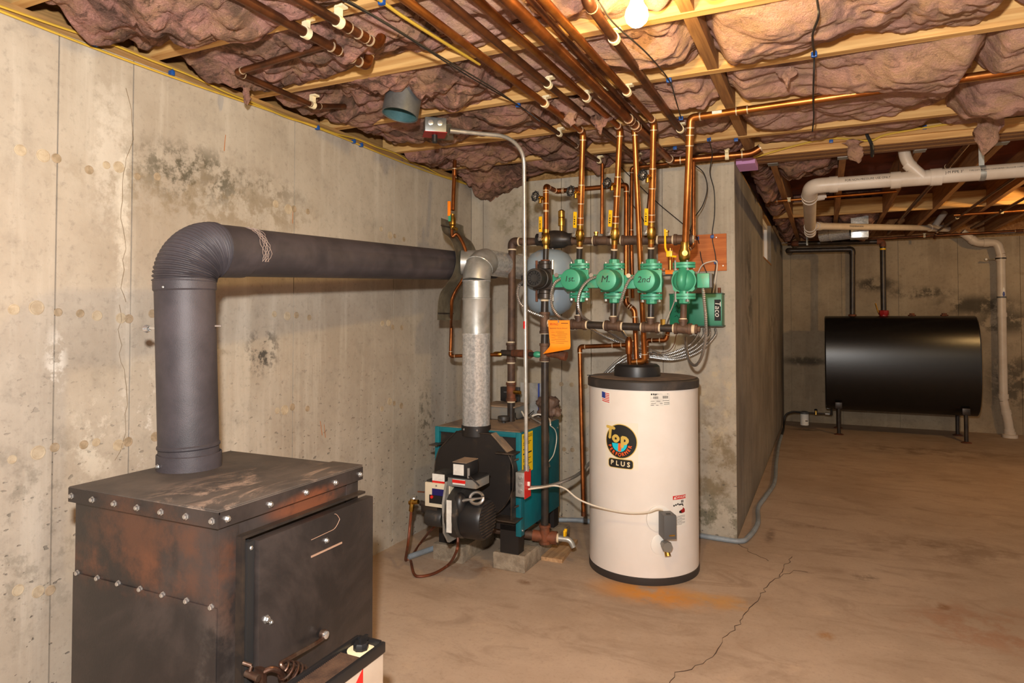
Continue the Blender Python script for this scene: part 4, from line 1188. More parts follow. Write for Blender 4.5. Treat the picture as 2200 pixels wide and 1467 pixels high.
# maker's plate
ad = (-58.666, 0.951)
pf = cylmap(ad[0], ad[1])
pl = sticker('rating_plate', pf, rect(0.106, 0.066), 'paper', wh, 0.0006)
mbx = MB()
for (x, y, w, h) in ((-0.045, 0.027, 0.008, 0.008), (-0.035, 0.027, 0.006, 0.009), (-0.027, 0.026, 0.006, 0.009), (-0.020, 0.027, 0.005, 0.007)):
    mbx.add([pf(x - w / 2, y - h / 2, .0012), pf(x + w / 2, y - h / 2, .0012), pf(x + w / 2, y + h / 2, .0012), pf(x - w / 2, y + h / 2, .0012)], [(0, 1, 2, 3)])
mbx.build('blurred_print', 'ink', pl, ang=0, kind='stuff')
for (x, y, w, h) in ((-0.024, 0.010, 0.026, 0.012), (0.028, 0.012, 0.030, 0.013)):
    mbx = MB()
    for i in range(9):
        x0 = x - w / 2 + w * i / 9
        q = [pf(x0, y - h / 2, .0012), pf(x0 + w * 0.06, y - h / 2, .0012), pf(x0 + w * 0.06, y + h / 2, .0012), pf(x0, y + h / 2, .0012)]
        mbx.add(q, [(0, 1, 2, 3)])
    mbx.build('barcode', 'ink', pl, ang=0)
mbx = MB()
for (x, y, w) in ((-0.04, -0.008, 0.02), (-0.01, -0.008, 0.02), (0.03, -0.006, 0.036), (-0.036, -0.020, 0.024), (0.005, -0.020, 0.014), (0.034, -0.016, 0.03), (0.034, -0.024, 0.03), (-0.03, -0.029, 0.04), (0.014, 0.028, 0.06)):
    mbx.add([pf(x - w / 2, y - .001, .0012), pf(x + w / 2, y - .001, .0012), pf(x + w / 2, y + .001, .0012), pf(x - w / 2, y + .001, .0012)], [(0, 1, 2, 3)])
mbx.build('printed_lines', 'ink', pl, ang=0)
# danger sticker
ad = (-37.655, 0.373)
gf_ = cylmap(ad[0], ad[1])
dg = sticker('danger_sticker', gf_, rect(0.085, 0.160), 'white', wh, 0.0006)
sticker('red_band', gf_, [(-0.0425, 0.060), (0.0425, 0.060), (0.0425, 0.080), (-0.0425, 0.080)], 'red', dg, 0.0010)
lettering('lettering', 'DANGER', 0.018, lambda u, v: gf_(0.008 + u, 0.070 + v, 0.0014), 'white', dg, sx=0.95)
sticker('warning_triangle', gf_, [(-0.038, 0.0635), (-0.024, 0.0635), (-0.031, 0.077)], 'white', dg, 0.0014)
sticker('tap_print', gf_, [(-0.006, 0.036), (0.022, 0.036), (0.026, 0.022), (0.020, 0.022), (0.016, 0.030), (-0.006, 0.028)], 'ink', dg, 0.0012)
for i in range(3): sticker('drop_print', gf_, circ(-0.036 + 0.012 * i, 0.030 + 0.003 * i, 0.005, 10), 'ink', dg, 0.0012)
for i in range(2): sticker('heat_print', gf_, [(0.010 + 0.009 * i, 0.040), (0.016 + 0.009 * i, 0.040), (0.016 + 0.009 * i, 0.054), (0.010 + 0.009 * i, 0.054)], 'ink', dg, 0.0012)
sticker('hand_print', gf_, [(0.0, -0.004), (0.018, -0.014), (0.036, -0.010), (0.036, 0.004), (0.024, 0.016), (0.018, 0.006), (0.006, 0.004)], 'red_dark', dg, 0.0012)
sticker('hand_print', gf_, [(-0.004, -0.010), (0.014, -0.014), (0.010, 0.0), (-0.004, 0.0)], 'ink', dg, 0.0015)
mbx = MB()
for i in range(9):
    y = -0.026 - 0.0055 * i
    w = 0.072 if i % 3 < 2 else 0.05
    x0 = -0.036
    mbx.add([gf_(x0 + w * k_ / 4, y + d_, .0012) for k_ in range(5) for d_ in (-.0007, .0007)], [(2 * k_, 2 * k_ + 2, 2 * k_ + 3, 2 * k_ + 1) for k_ in range(4)])
mbx.build('printed_lines', 'ink', dg, ang=0)
# thermostat box
ad = (-57.976, 0.347)
tm = cylmap(ad[0], ad[1])
o_ = tm(0, 0, 0); nrm = (Vector((o_.x, o_.y, 0)) - Vector((HCX, HCY, 0))).normalized(); tan = Vector((0, 0, 1)).cross(nrm)
MB().lathe([(0.068, -0.004), (0.068, 0.004), (0.062, 0.006)], o_ + Vector((0, 0, -0.005)) - tan * 0.012, nrm, 32).build('thermostat_port', 'white', wh)
Rm = Matrix((tan, nrm, Vector((0, 0, 1)))).transposed().to_4x4()
tb_c = o_ + nrm * 0.052 + tan * 0.012 + Vector((0, 0, -0.022))
tb = MB().box(tb_c, (0.064, 0.085, 0.118), Rm, 0.003).build('thermostat_box', 'grey_dark', wh)
MB().box(tb_c + nrm * 0.0433 + Vector((0, 0, -0.040)) + tan * 0.008, (0.030, 0.001, 0.007), Rm).build('nameplate', 'brass', tb)
MB().box(tb_c + nrm * 0.012 + Vector((0, 0, 0.059)), (0.022, 0.012, 0.003), Rm).build('cable_hole', 'ink', tb)
# drain cock
ad = (-56.244, 0.209)
dm_ = cylmap(ad[0], ad[1]); o_ = dm_(0, 0, 0)
nrm = (Vector((o_.x, o_.y, 0)) - Vector((HCX, HCY, 0))).normalized()
MB().lathe([(0.056, -0.003), (0.056, 0.004), (0.050, 0.007)], o_ - Vector((0.012, 0, 0)), nrm, 32).build('drain_port', 'white', wh)
dcv = MB().lathe([(0.018, 0), (0.018, 0.03), (0.027, 0.032), (0.029, 0.05), (0.026, 0.062)], o_ + Vector((0, 0, 0.006)), nrm, 8).build('drain_cock', 'grey_paint', wh)
MB().cyl(o_ + nrm * 0.035, o_ + nrm * 0.050 + Vector((0.004, 0, -0.040)), 0.012, 0.016, n=10).build('spout', 'brass', dcv)

# ================================================================== OIL TANK
TX0, TX1, TYF, TYB, TZ0, TZ1 = 2.372, 3.918, 4.345, 5.03, 0.272, 1.402
ot = thing('oil_tank', 'big black obround oil tank on pipe legs by the far wall', 'tank', (3.145, 4.69, 0))
tr_ = (TYB - TYF) / 2; tc_ = (TYF + TYB) / 2
def obround(r, grow=0.0):
    hz_ = (TZ1 - TZ0) / 2 - (tr_ - r); cz_ = (TZ0 + TZ1) / 2
    out = []
    for i in range(50):
        a = 2 * math.pi * i / 50
        ca, sa = math.cos(a), math.sin(a)
        out.append((tc_ + r * math.copysign(abs(ca) ** 0.78, ca), cz_ + hz_ * math.copysign(abs(sa) ** 0.84, sa)))
    return out
sec = [(TX0, tr_ - 0.03), (TX0 + 0.004, tr_ - 0.008), (TX0 + 0.014, tr_), (TX1 - 0.014, tr_), (TX1 - 0.004, tr_ - 0.008), (TX1, tr_ - 0.03)]
vs_, fs_ = [], []
for x, r in sec: vs_ += [(x, p[0], p[1]) for p in obround(r)]
nn = 50
for i in range(len(sec) - 1):
    for k_ in range(nn): fs_.append((i * nn + k_, i * nn + (k_ + 1) % nn, (i + 1) * nn + (k_ + 1) % nn, (i + 1) * nn + k_))
fs_ += [tuple(range(nn)), tuple(range((len(sec) - 1) * nn, len(sec) * nn))]
MB().add(vs_, fs_).build('shell', 'tank_black', ot, ang=30)
for (x, y) in ((2.515, 4.45), (3.775, 4.45), (2.515, 4.98), (3.775, 4.98)):
    lg = MB().cyl((x, y, 0.004), (x, y, 0.36), 0.021, n=14).build('leg', 'iron_black', ot)
    MB().lathe([(0.052, 0), (0.052, 0.006), (0.026, 0.016)], (x, y, 0), n=18).build('foot', 'iron_rust', lg)
    MB().box((x, y, 0.345), (0.075, 0.07, 0.075), bev=0.006).build('socket', 'iron_black', lg)
for x in (3.30, 3.62): MB().lathe([(0.04, -0.01), (0.04, 0.012), (0.026, 0.014), (0.026, 0.03)], (x, tc_, TZ1), n=8).build('plug', 'iron_rust', ot)
for x in (2.68, 3.01): MB().lathe([(0.045, -0.012), (0.045, 0.016), (0.035, 0.02)], (x, tc_, TZ1), n=18).build('bung', 'red_dark' if x > 3 else 'iron_rust', ot)
vp = thing('vent_pipe', 'black iron vent pipe from the tank, bending left under joists', 'pipe', (2.68, tc_, TZ1))
pipe_run(vp, [(2.68, tc_, TZ1 + 0.01), (2.688, tc_, 2.207), (1.97, tc_, 2.222), (1.97, 5.2, 2.24)], 0.030, 'iron_black', 'iron_black', None, n=16, el=1.5)
fp = thing('fill_pipe', 'black iron fill pipe with red collar rising from the oil tank', 'pipe', (3.01, tc_, TZ1))
pipe_run(fp, [(3.01, tc_, TZ1 + 0.01), (3.01, tc_, 2.285), (2.03, tc_ + 0.02, 2.31), (2.03, 5.2, 2.32)], 0.030, 'iron_black', 'iron_rust', None, n=16, el=1.5)
MB().lathe([(0.05, 0), (0.055, 0.01), (0.055, 0.05), (0.04, 0.055)], (3.01, tc_, TZ1 + 0.012), n=8).build('collar', 'red_dark', fp)
MB().cyl((2.955, tc_ - 0.01, TZ1 + 0.04), (2.925, tc_ - 0.01, TZ1 + 0.15), 0.008, n=8).build('gauge_rod', 'brass', fp)
MB().cyl((3.01, tc_, 2.185), (3.01, tc_, 2.205), 0.0312, n=16).build('yellow_band', 'yellow', fp)
MB().cyl((3.01, tc_, 2.235), (3.01, tc_, 2.262), 0.0310, n=16).build('paper_label', 'paper', fp)
MB().box((2.19, tc_ + 0.01, 2.333), (0.02, 0.075, 0.11)).build('strap', 'galvanized_dull', fp)
# fuel line with filter
fu = thing('oil_filter', 'white oil filter canister with valve beside the black tank', 'filter', (2.13, 4.83, 0.045))
FP = Vector((2.130, 4.828, 0.0)); FP = Vector((2.135, 4.80, 0))
MB().lathe([(0.045, 0.035), (0.05, 0.04), (0.05, 0.17), (0.046, 0.178)], FP, n=24).build('canister', 'white', fu)
MB().lathe([(0.055, 0.178), (0.055, 0.20), (0.03, 0.21)], FP, n=20).build('filter_head', 'grey_dark', fu)
MB().boxmm(FP.x + 0.01, FP.x + 0.04, FP.y - 0.0505, FP.y - 0.045, 0.09, 0.10).build('print', 'ink', fu)
lp = MB().cyl(FP + Vector((0.05, 0, 0.192)), (2.44, 4.79, 0.19), 0.011, n=10).cyl((2.44, 4.79, 0.19), (2.44, 4.79, 0.30), 0.013, n=10)
lp.build('line', 'iron_black', fu)
fv = MB().cyl((2.265, 4.80, 0.175), (2.265, 4.80, 0.225), 0.020, 0.010, n=12).build('valve', 'brass', fu)
MB().lathe([(0.018, 0.225), (0.02, 0.235), (0.012, 0.245)], (2.265, 4.80, 0), n=10).build('valve_knob', 'plastic_black', fv)
MB().cyl((2.37, 4.79, 0.19), (2.42, 4.79, 0.19), 0.016, n=10).build('union', 'bolt_steel', fu)
tag(MB().tube(spline([FP + Vector((-0.05, 0, 0.192)), FP + Vector((-0.14, -0.01, 0.192)), FP + Vector((-0.215, -0.03, 0.15)), FP + Vector((-0.235, -0.09, 0.05)), (1.905, 4.5, 0.016), (1.91, 4.0, 0.015)], 8), 0.013, 8).build('fuel_line', 'wire_black'), 'black fuel line curving from the white filter to the floor', 'fuel line')
hz = 0.016
tag(MB().tube(spline([(1.91, 3.99, hz), (1.92, 3.3, hz), (1.95, 2.4, hz), (1.985, 1.6, hz), (1.955, 1.1, hz), (1.93, 0.75, hz), (1.96, 0.35, hz), (1.93, 0.02, hz), (1.895, -0.06, hz), (1.82, -0.07, hz), (1.6, -0.055, hz), (1.4, -0.05, hz), (1.2, -0.06, hz), (1.0, -0.07, hz), (0.8, -0.10, hz), (0.5, -0.3, hz), (0.33, -0.6, hz), (0.30, -0.85, hz), (0.22, -1.15, hz)], 8), 0.0155, 10).build('floor_hose', 'hose_grey'), 'grey plastic hose sleeve running along the wall foot on the floor', 'hose')

# ================================================================== COPPER PIPES UNDER THE JOISTS
PZ = 2.358
def ceil_pipe(name, label, pts, r, mat='copper', clips=(), caps=None, group='copper pipes under the joists', couplings=(), emat=None):
    t = thing(name, label, 'pipe', min(pts, key=lambda p: p[2]), group)
    pipe_run(t, pts, r, mat, emat or mat)
    for (i, s) in clips:
        a, b = Vector(pts[i]), Vector(pts[i + 1])
        clip(t, a.lerp(b, s), b - a, r)
    for (i, s) in couplings:
        a, b = Vector(pts[i]), Vector(pts[i + 1])
        coupling(t, a.lerp(b, s), b - a, r, 0.04, emat or mat)
    return t
def sat(p0, p1, y):                          # fraction of a run at a given y
    return (y - p0[1]) / (p1[1] - p0[1])

ceil_pipe('copper_pipe', 'copper pipe nearest the left wall ending in an upturned elbow', [(0.766, -4.2, 2.345), (0.789, -2.29, 2.338), (0.793, -2.26, 2.44)], 0.0165, 'copper_dark', [(0, sat((0, -4.2), (0, -2.27), -2.60))], couplings=[(0, 0.905), (0, 0.945)], emat='copper')
ceil_pipe('copper_pipe', 'second copper pipe from the left wall with white hook clip', [(0.905, -4.2, 2.345), (0.946, -2.43, 2.338), (0.955, -2.395, 2.44)], 0.0165, 'copper_dark', [(0, sat((0, -4.2), (0, -2.41), -2.62))], couplings=[(0, 0.90), (0, 0.95)], emat='copper')
ceil_pipe('copper_pipe', 'dark copper pipe turning a corner below insulation near left wall', [(0.80, -2.49, 2.352), (0.27, -2.44, 2.345), (0.26, -1.98, 2.345), (0.25, -1.76, 2.41)], 0.0125, 'copper_dark', [(1, 0.965)])
ceil_pipe('copper_pipe', 'dark copper cross pipe running right from the upturned elbow', [(0.79, -2.235, 2.43), (1.10, -2.23, 2.425), (1.68, -2.22, 2.43)], 0.0115, 'copper_dark')
ceil_pipe('copper_pipe', 'dark copper cross pipe partly hidden in insulation near the bulb', [(0.955, -2.37, 2.44), (1.35, -2.36, 2.43), (1.70, -2.35, 2.435)], 0.0115, 'copper_dark')

HY = -0.88                                   # plane of the pump row
def purge(root, p, d):
    """brass drain on the riser with a black handwheel"""
    p = Vector(p); d = Vector(d).normalized()
    t1 = p + d * 0.075
    pv = MB().cyl(p, t1, 0.009, n=10).cyl(p + d * 0.030, p + d * 0.042, 0.013, n=6).cyl(p + d * 0.052, p + d * 0.062, 0.012, n=6).build('purge_valve', 'brass', root)
    MB().cyl(p + d * 0.045, p + d * 0.045 + Vector((0, 0, -0.030)), 0.009, 0.011, n=10).build('spout', 'brass', pv)
    hw = MB()
    c = p + d * 0.086
    hw.torus(c, d, 0.0235, 0.005, 24, 6)
    a, b, _ = frame(d)
    for i in range(8):
        t = 2 * math.pi * i / 8
        hw.sph(c + (a * math.cos(t) + b * math.sin(t)) * 0.0258, 0.0058, n=8)
    for i in range(4):
        t = math.pi * i / 4
        q = (a * math.cos(t) + b * math.sin(t)) * 0.023
        hw.cyl(c - q, c + q, 0.0030, n=6)
    h = hw.build('handwheel', 'plastic_black', pv)
    MB().lathe([(0.010, -0.004), (0.010, 0.003), (0.005, 0.006)], c, d, 12).build('hub', 'bolt_steel', pv)

def ball_valve(root, p, up, lever='yellow', text=True):
    """brass body and a lever standing up along the pipe, left of it"""
    p = Vector(p); up = Vector(up).normalized()
    bv = MB().lathe([(0.0165, -0.055), (0.0165, -0.036), (0.014, -0.034), (0.022, -0.022), (0.024, 0.0), (0.022, 0.022), (0.014, 0.034), (0.0165, 0.036), (0.0165, 0.055)], p, up, 16).build('ball_valve', 'brass', root)
    s = Vector((-0.25, -0.97, 0)).normalized()
    q = p + Vector((-0.024, -0.020, 0))
    MB().cyl(p, q, 0.010, n=12).build('stem', 'brass', bv)
    MB().lathe([(0.012, 0), (0.012, 0.006), (0.007, 0.008)], q + s * 0.007, s, 6).build('nut', 'bolt_steel', bv)
    w = s.cross(up).normalized()
    R = Matrix((w, s, up)).transposed().to_4x4()
    MB().box(q + up * 0.015 + s * 0.004, (0.020, 0.003, 0.05), R).build('lever_neck', 'bolt_steel', bv)
    lv = MB().box(q + up * 0.082 + s * 0.006 - w * 0.004, (0.021, 0.008, 0.088), R, 0.003).build('lever', lever, bv)
    if text:
        mk = MB()
        for k_, h_ in ((0.060, 0.008), (0.072, 0.006), (0.083, 0.008), (0.094, 0.003), (0.101, 0.003)):
            mk.box(q + up * k_ + s * 0.0105 - w * 0.004, (0.008, 0.001, h_), R)
        mk.build('printed_mark', 'ink', lv, ang=0)
    return bv

def riser(name, label, top_pts, bottom, r, valve_z, purge_z, clips=(), purge_on=True, couplings=()):
    pts = top_pts + [bottom]
    t = thing(name, label, 'pipe', bottom, 'zone risers above the circulator pumps')
    pipe_run(t, pts, r, 'copper_bright')
    a, b = Vector(pts[-2]), Vector(pts[-1])
    up = (a - b).normalized()
    def at(z): return b + (a - b) * ((z - b.z) / (a.z - b.z))
    ball_valve(t, at(valve_z), up)
    coupling(t, at(valve_z + 0.075), up, r, 0.035, 'copper_bright')
    if purge_on:
        coupling(t, at(purge_z), up, r, 0.10, 'copper_bright')
        purge(t, at(purge_z) , (-0.36, -0.92, 0.08))
    for (i, s) in clips:
        c, d = Vector(pts[i]), Vector(pts[i + 1])
        clip(t, c.lerp(d, s), d - c, r)
    nb = MB().cyl(b + up * 0.0, b - up * 0.085, 0.0165, n=14).build('iron_nipple', 'iron_black', t)
    rg = MB(); ring(rg, b - up * 0.006, up, 0.0185, 0.008); rg.build('joint_ring', 'sealant', nb)
    return t
def on(p0, p1, y): return (y - p0[1]) / (p1[1] - p0[1])
VZ = 1.815
riser('zone_riser', 'first zone riser, coming from the pipe beside the pink tuft', [(1.187, -4.2, PZ), (1.222, -1.01, PZ)], (1.157, HY, 1.765), 0.0155, VZ + 0.01, 2.04, [(0, on((0, -4.2), (0, -1.01), -1.53))])
riser('zone_riser', 'middle zone riser with yellow lever, between first and third', [(1.390, -4.2, PZ), (1.421, -0.998, PZ)], (1.353, HY, 1.745), 0.0155, VZ + 0.005, 2.065, [(0, on((0, -4.2), (0, -0.998), -1.52))])
riser('zone_riser', 'third zone riser, right beside the heater supply copper pipe', [(1.575, -4.2, PZ), (1.606, -1.037, PZ)], (1.552, HY, 1.745), 0.0155, VZ, 2.085, [(0, on((0, -4.2), (0, -1.037), -1.52))])
# fourth riser, runs off to the right below the joists
t = thing('zone_riser', 'rightmost thick copper riser turning right under the joists', 'pipe', (1.724, HY, 1.66), 'zone risers above the circulator pumps')
pts = [(4.2, -1.15, 2.37), (1.788, -1.04, 2.352), (1.727, HY, 1.70)]
pipe_run(t, pts, 0.0175, 'copper_bright')
coupling(t, Vector(pts[1]).lerp(Vector(pts[2]), 0.16), Vector(pts[2]) - Vector(pts[1]), 0.0175, 0.05, 'copper_bright')
coupling(t, Vector(pts[1]).lerp(Vector(pts[0]), 0.10), Vector(pts[0]) - Vector(pts[1]), 0.0175, 0.05, 'copper_bright')
MB().box(Vector(pts[1]).lerp(Vector(pts[0]), 0.053) + Vector((0, -0.0175, 0.004)), (0.045, 0.002, 0.014)).build('paper_label', 'paper', t)
up4 = (Vector(pts[1]) - Vector(pts[2])).normalized()
bv = MB().lathe([(0.022, -0.055), (0.022, -0.030), (0.028, -0.020), (0.030, 0.0), (0.028, 0.022), (0.021, 0.034), (0.021, 0.07)], (1.724, HY, 1.695), up4, 16).build('ball_valve', 'brass', t)
MB().cyl((1.724, HY, 1.70), (1.735, HY - 0.045, 1.70), 0.014, n=12).build('stem', 'brass', bv)
MB().box((1.655, HY - 0.03, 1.70), (0.03, 0.025, 0.03), bev=0.003).build('lever_neck', 'yellow', bv)
MB().tube(rounded([(1.690, HY - 0.03, 1.685), (1.652, HY - 0.03, 1.69), (1.633, HY - 0.03, 1.73), (1.632, HY - 0.03, 1.83)], 0.012), 0.0055, 6).build('lever', 'yellow', bv)

# heater supply copper coming straight down behind the pumps
t = ceil_pipe('heater_supply_pipe', 'bright copper pipe dropping behind the pumps to the heater', [(1.494, -4.2, PZ + 0.004), (1.488, -0.965, PZ + 0.004), (1.476, -0.72, 1.135), (1.405, -0.72, 1.128)], 0.0150, 'copper_bright', [(0, on((0, -4.2), (0, -0.965), -1.52)), (0, on((0, -4.2), (0, -0.965), -0.99))], group=None)
# big pipe running the length of the ceiling, then along the wall top
ceil_pipe('copper_main', 'thickest copper main under the joists, elbowing along the wall top', [(1.500, -4.2, 2.332), (1.523, -0.21, 2.345), (1.99, -0.165, 2.352), (2.03, -0.165, 2.375)], 0.0205, 'copper', [(1, 0.7)], group=None, couplings=[(0, 0.76), (0, 0.79)])
ceil_pipe('copper_pipe', 'thin dark copper pipe squeezed right of the copper main', [(1.553, -4.2, PZ + 0.008), (1.542, -0.72, PZ + 0.008), (1.487, -0.72, 1.835)], 0.0110, 'copper_dark')
ceil_pipe('copper_pipe', 'copper pipe passing left of middle zone pipe to wall top', [(1.305, -4.2, PZ), (1.335, -0.12, PZ)], 0.0140, 'copper_dark', [(0, 0.60), (0, 0.955)])
ceil_pipe('copper_pipe', 'worn thick copper pipe starting in an elbow below the bulb', [(1.705, -2.44, 2.45), (1.711, -2.385, PZ), (1.697, -0.50, PZ)], 0.0165, 'copper_dark', [(1, 0.16), (1, 0.82)])
ceil_pipe('copper_pipe', 'short copper pipe dropping to the upper header, left end', [(1.096, -1.40, PZ), (1.094, -0.72, PZ), (1.234, -0.72, 1.86)][:2] + [(1.10, -0.30, PZ)], 0.0110, 'copper_dark', [(0, 0.55), (1, 0.9)])
ceil_pipe('copper_riser', 'thin copper riser into upper header between first and middle zones', [(1.238, -0.720, 2.247), (1.234, -0.720, 1.849)], 0.0105, 'copper')
ceil_pipe('copper_riser', 'thin copper riser down to the right end of upper header', [(1.746, -0.720, 2.207), (1.743, -0.720, 1.759), (1.717, -0.740, 1.736)], 0.0105, 'copper')
# bypass: from the black pump riser over to a pipe going down to the heater
ceil_pipe('bypass_pipe', 'copper pipe arching left to right above the valves', [(0.957, HY, 1.85), (0.957, HY, 2.115), (0.952, -0.70, 2.118), (1.372, -0.70, 2.118), (1.366, -0.70, 1.452), (1.415, -0.70, 1.415), (1.425, -0.70, 1.128)], 0.0140, 'copper', couplings=[(0, 0.55), (2, 0.06)], group=None)
ceil_pipe('wall_top_pipe', 'copper pipe along wall top dropping beside the bypass', [(1.50, -0.19, 2.335), (1.268, -0.19, 2.33), (1.262, -0.19, 1.9), (1.262, -0.16, 1.5)], 0.0120, 'copper')

# black riser zero: valve and drain on the bypass riser
t = thing('supply_riser', 'brown black iron riser from floor tee up to the brass valve', 'pipe', (0.948, HY, 0.20))
ball_valve(t, (0.957, HY, 1.815), (0, 0, 1))
MB().cyl((0.957, HY, 1.76), (0.955, HY, 1.69), 0.0165, n=14).build('iron_nipple', 'iron_black', t)
purge(t, (0.957, HY, 2.04), (-0.36, -0.92, 0.08))
coupling(t, (0.957, HY, 2.03), (0, 0, 1), 0.0142, 0.12, 'copper_bright')
SR = 0.0215
for z0, z1, m_ in ((1.40, 1.475, 'iron_black'), (1.225, 1.29, 'iron_black'), (0.21, 1.135, 'iron_black')):
    sp_ = MB().cyl((0.948, HY, z0), (0.950, HY, z1), SR, n=18).build('pipe', m_, t)
    rg = MB(); ring(rg, (0.949, HY, z1 - 0.004), (0, 0, 1), SR + 0.002, 0.010); rg.build('joint_ring', 'sealant', sp_)
for zc, h_ in ((1.345, 0.12), (1.18, 0.10)):
    MB().lathe([(0.030, -h_ / 2), (0.030, -h_ / 2 + 0.014), (0.0265, -h_ / 2 + 0.016), (0.0265, h_ / 2 - 0.016), (0.030, h_ / 2 - 0.014), (0.030, h_ / 2)], (0.949, HY, zc), n=20).build('tee', 'iron_brown', t)
dv = MB().cyl((0.949, HY, 1.18), (1.06, HY - 0.02, 1.165), 0.024, 0.020, n=14).cyl((1.05, HY - 0.02, 1.168), (1.085, HY - 0.02, 1.160), 0.026, n=14).build('side_plug', 'iron_rust', t)

# floor tee with drain valve
MB().lathe([(0.033, -0.05), (0.033, -0.034), (0.028, -0.032), (0.028, 0.04), (0.033, 0.042), (0.033, 0.055)], (0.948, HY, 0.165), n=20).cyl((0.88, HY - 0.01, 0.155), (1.005, HY + 0.02, 0.148), 0.031, n=18).cyl((0.98, HY + 0.015, 0.149), (1.012, HY + 0.022, 0.148), 0.036, n=18).build('floor_tee', 'iron_rust', t)
MB().cyl((0.62, -0.93, 0.172), (0.885, HY - 0.012, 0.156), 0.024, n=16).build('floor_pipe', 'iron_brown', t)
MB().cyl((0.55, -0.94, 0.176), (0.64, -0.925, 0.171), 0.034, n=16).build('floor_elbow', 'iron_rust', t)
MB().cyl((1.008, HY + 0.02, 0.148), (1.02, HY + 0.024, 0.148), 0.025, n=14).build('joint_ring', 'sealant', t)
dvl = MB().tube(rounded([(1.015, HY + 0.022, 0.148), (1.085, HY + 0.035, 0.145), (1.105, HY + 0.035, 0.105)], 0.03, 6), [0.016] * 8 + [0.014], 12).build('drain_valve', 'galvanized_dull', t)
MB().box((1.058, HY + 0.028, 0.180), (0.012, 0.03, 0.034), bev=0.004).box((1.062, HY + 0.028, 0.196), (0.014, 0.016, 0.016), bev=0.003).build('drain_lever', 'yellow', dvl)
# ---- headers
def header(name, label, a, b, tees, r, mat, tee_mat, tee_w, up=True):
    a, b = Vector(a), Vector(b)
    d = (b - a).normalized()
    t = thing(name, label, 'pipe', (a + b) / 2)
    L = (b - a).length
    cuts = [0.0]
    for s in tees: cuts += [s - tee_w / 2, s + tee_w / 2]
    cuts.append(L)
    for i in range(0, len(cuts), 2):
        if cuts[i + 1] - cuts[i] > 0.004:
            p = MB().cyl(a + d * cuts[i], a + d * cuts[i + 1], r, n=18).build('pipe', mat, t)
            rg = MB(); ring(rg, a + d * (cuts[i] + 0.004), d, r + 0.0025, 0.009); rg.build('joint_ring', 'sealant', p)
            rg = MB(); ring(rg, a + d * (cuts[i + 1] - 0.004), d, r + 0.0025, 0.009); rg.build('joint_ring', 'sealant', p)
    for s in tees:
        c = a + d * s
        w = tee_w / 2
        tm_ = MB().lathe([(r + 0.009, -w), (r + 0.009, -w + 0.016), (r + 0.0045, -w + 0.018), (r + 0.0045, w - 0.018), (r + 0.009, w - 0.016), (r + 0.009, w)], c, d, 20)
        if up: tm_.cyl(c, c + Vector((0, 0, r + 0.026)), 0.020, n=14).cyl(c + Vector((0, 0, r + 0.014)), c + Vector((0, 0, r + 0.028)), 0.0235, n=14)
        tm_.build('tee', tee_mat, t)
    return t
lo0, lo1 = Vector((0.972, HY, 1.342)), Vector((1.775, HY, 1.314))
PX = [1.150, 1.346, 1.548, 1.716]
lh = header('return_header', 'lower brown iron header pipe with tees below the pumps', lo0, lo1, [x - lo0.x for x in PX], 0.0205, 'iron_black', 'iron_brown', 0.088)
MB().lathe([(0.026, 0), (0.026, 0.012), (0.016, 0.014), (0.016, 0.026)], lo1, (1, 0, -0.03), 8).build('end_plug', 'iron_brown', lh)
MB().cyl((1.612, HY, 1.32), (1.612, HY, 1.365), 0.014, n=6).build('bushing', 'brass', lh)
def zl(x): return 1.342 - 0.0349 * (x - 0.972)
for x in PX:
    n_ = MB().cyl((x, HY, zl(x) + 0.03), (x + 0.003, HY, zl(x) + 0.125), 0.0165, n=14).build('nipple', 'iron_black' if x < 1.7 else 'iron_brown', lh)
    rg = MB(); ring(rg, (x, HY, zl(x) + 0.05), (0, 0, 1), 0.019, 0.008); rg.build('joint_ring', 'sealant', n_)
UY = -0.72
up0, up1 = Vector((0.690, -0.720, 1.831)), Vector((1.748, -0.720, 1.791))
uh = header('supply_header', 'upper black iron header pipe behind the brass valves', up0, up1, [(1.239, -0.720, 1.807)[0] - up0.x, (1.361, -0.720, 1.803)[0] - up0.x + 0.04, (1.497, -0.720, 1.799)[0] - up0.x, 1.0], 0.0215, 'iron_brown', 'iron_brown', 0.10, up=False)
def zu(x): return up0.z + (up1.z - up0.z) * (x - up0.x) / (up1.x - up0.x)
pipe_run(uh, [(0.80, UY, zu(0.80)), (0.672, UY, zu(0.672)), (0.665, UY, 0.92)], 0.0225, 'iron_brown', 'iron_brown', 'sealant', n=18, el=1.6)
for zc, h_ in ((1.165, 0.115), (0.93, 0.11)):
    MB().lathe([(0.031, -h_ / 2), (0.031, -h_ / 2 + 0.014), (0.027, -h_ / 2 + 0.016), (0.027, h_ / 2 - 0.016), (0.031, h_ / 2 - 0.014), (0.031, h_ / 2)], (0.665, UY, zc), n=20).build('tee', 'iron_brown' if zc > 1 else 'iron_rust', uh)
    for sg in (1, -1):
        rg = MB(); ring(rg, (0.665, UY, zc + sg * (h_ / 2 + 0.004)), (0, 0, 1), 0.025, 0.01); rg.build('joint_ring', 'sealant', uh)
MB().cyl((0.665, UY, 0.745), (0.665, UY, 0.88), 0.0225, n=16).build('pipe', 'iron_black', uh)
MB().cyl((0.69, UY - 0.01, 0.93), (0.735, UY - 0.02, 0.93), 0.012, n=8).build('relief_fitting', 'brass', uh)
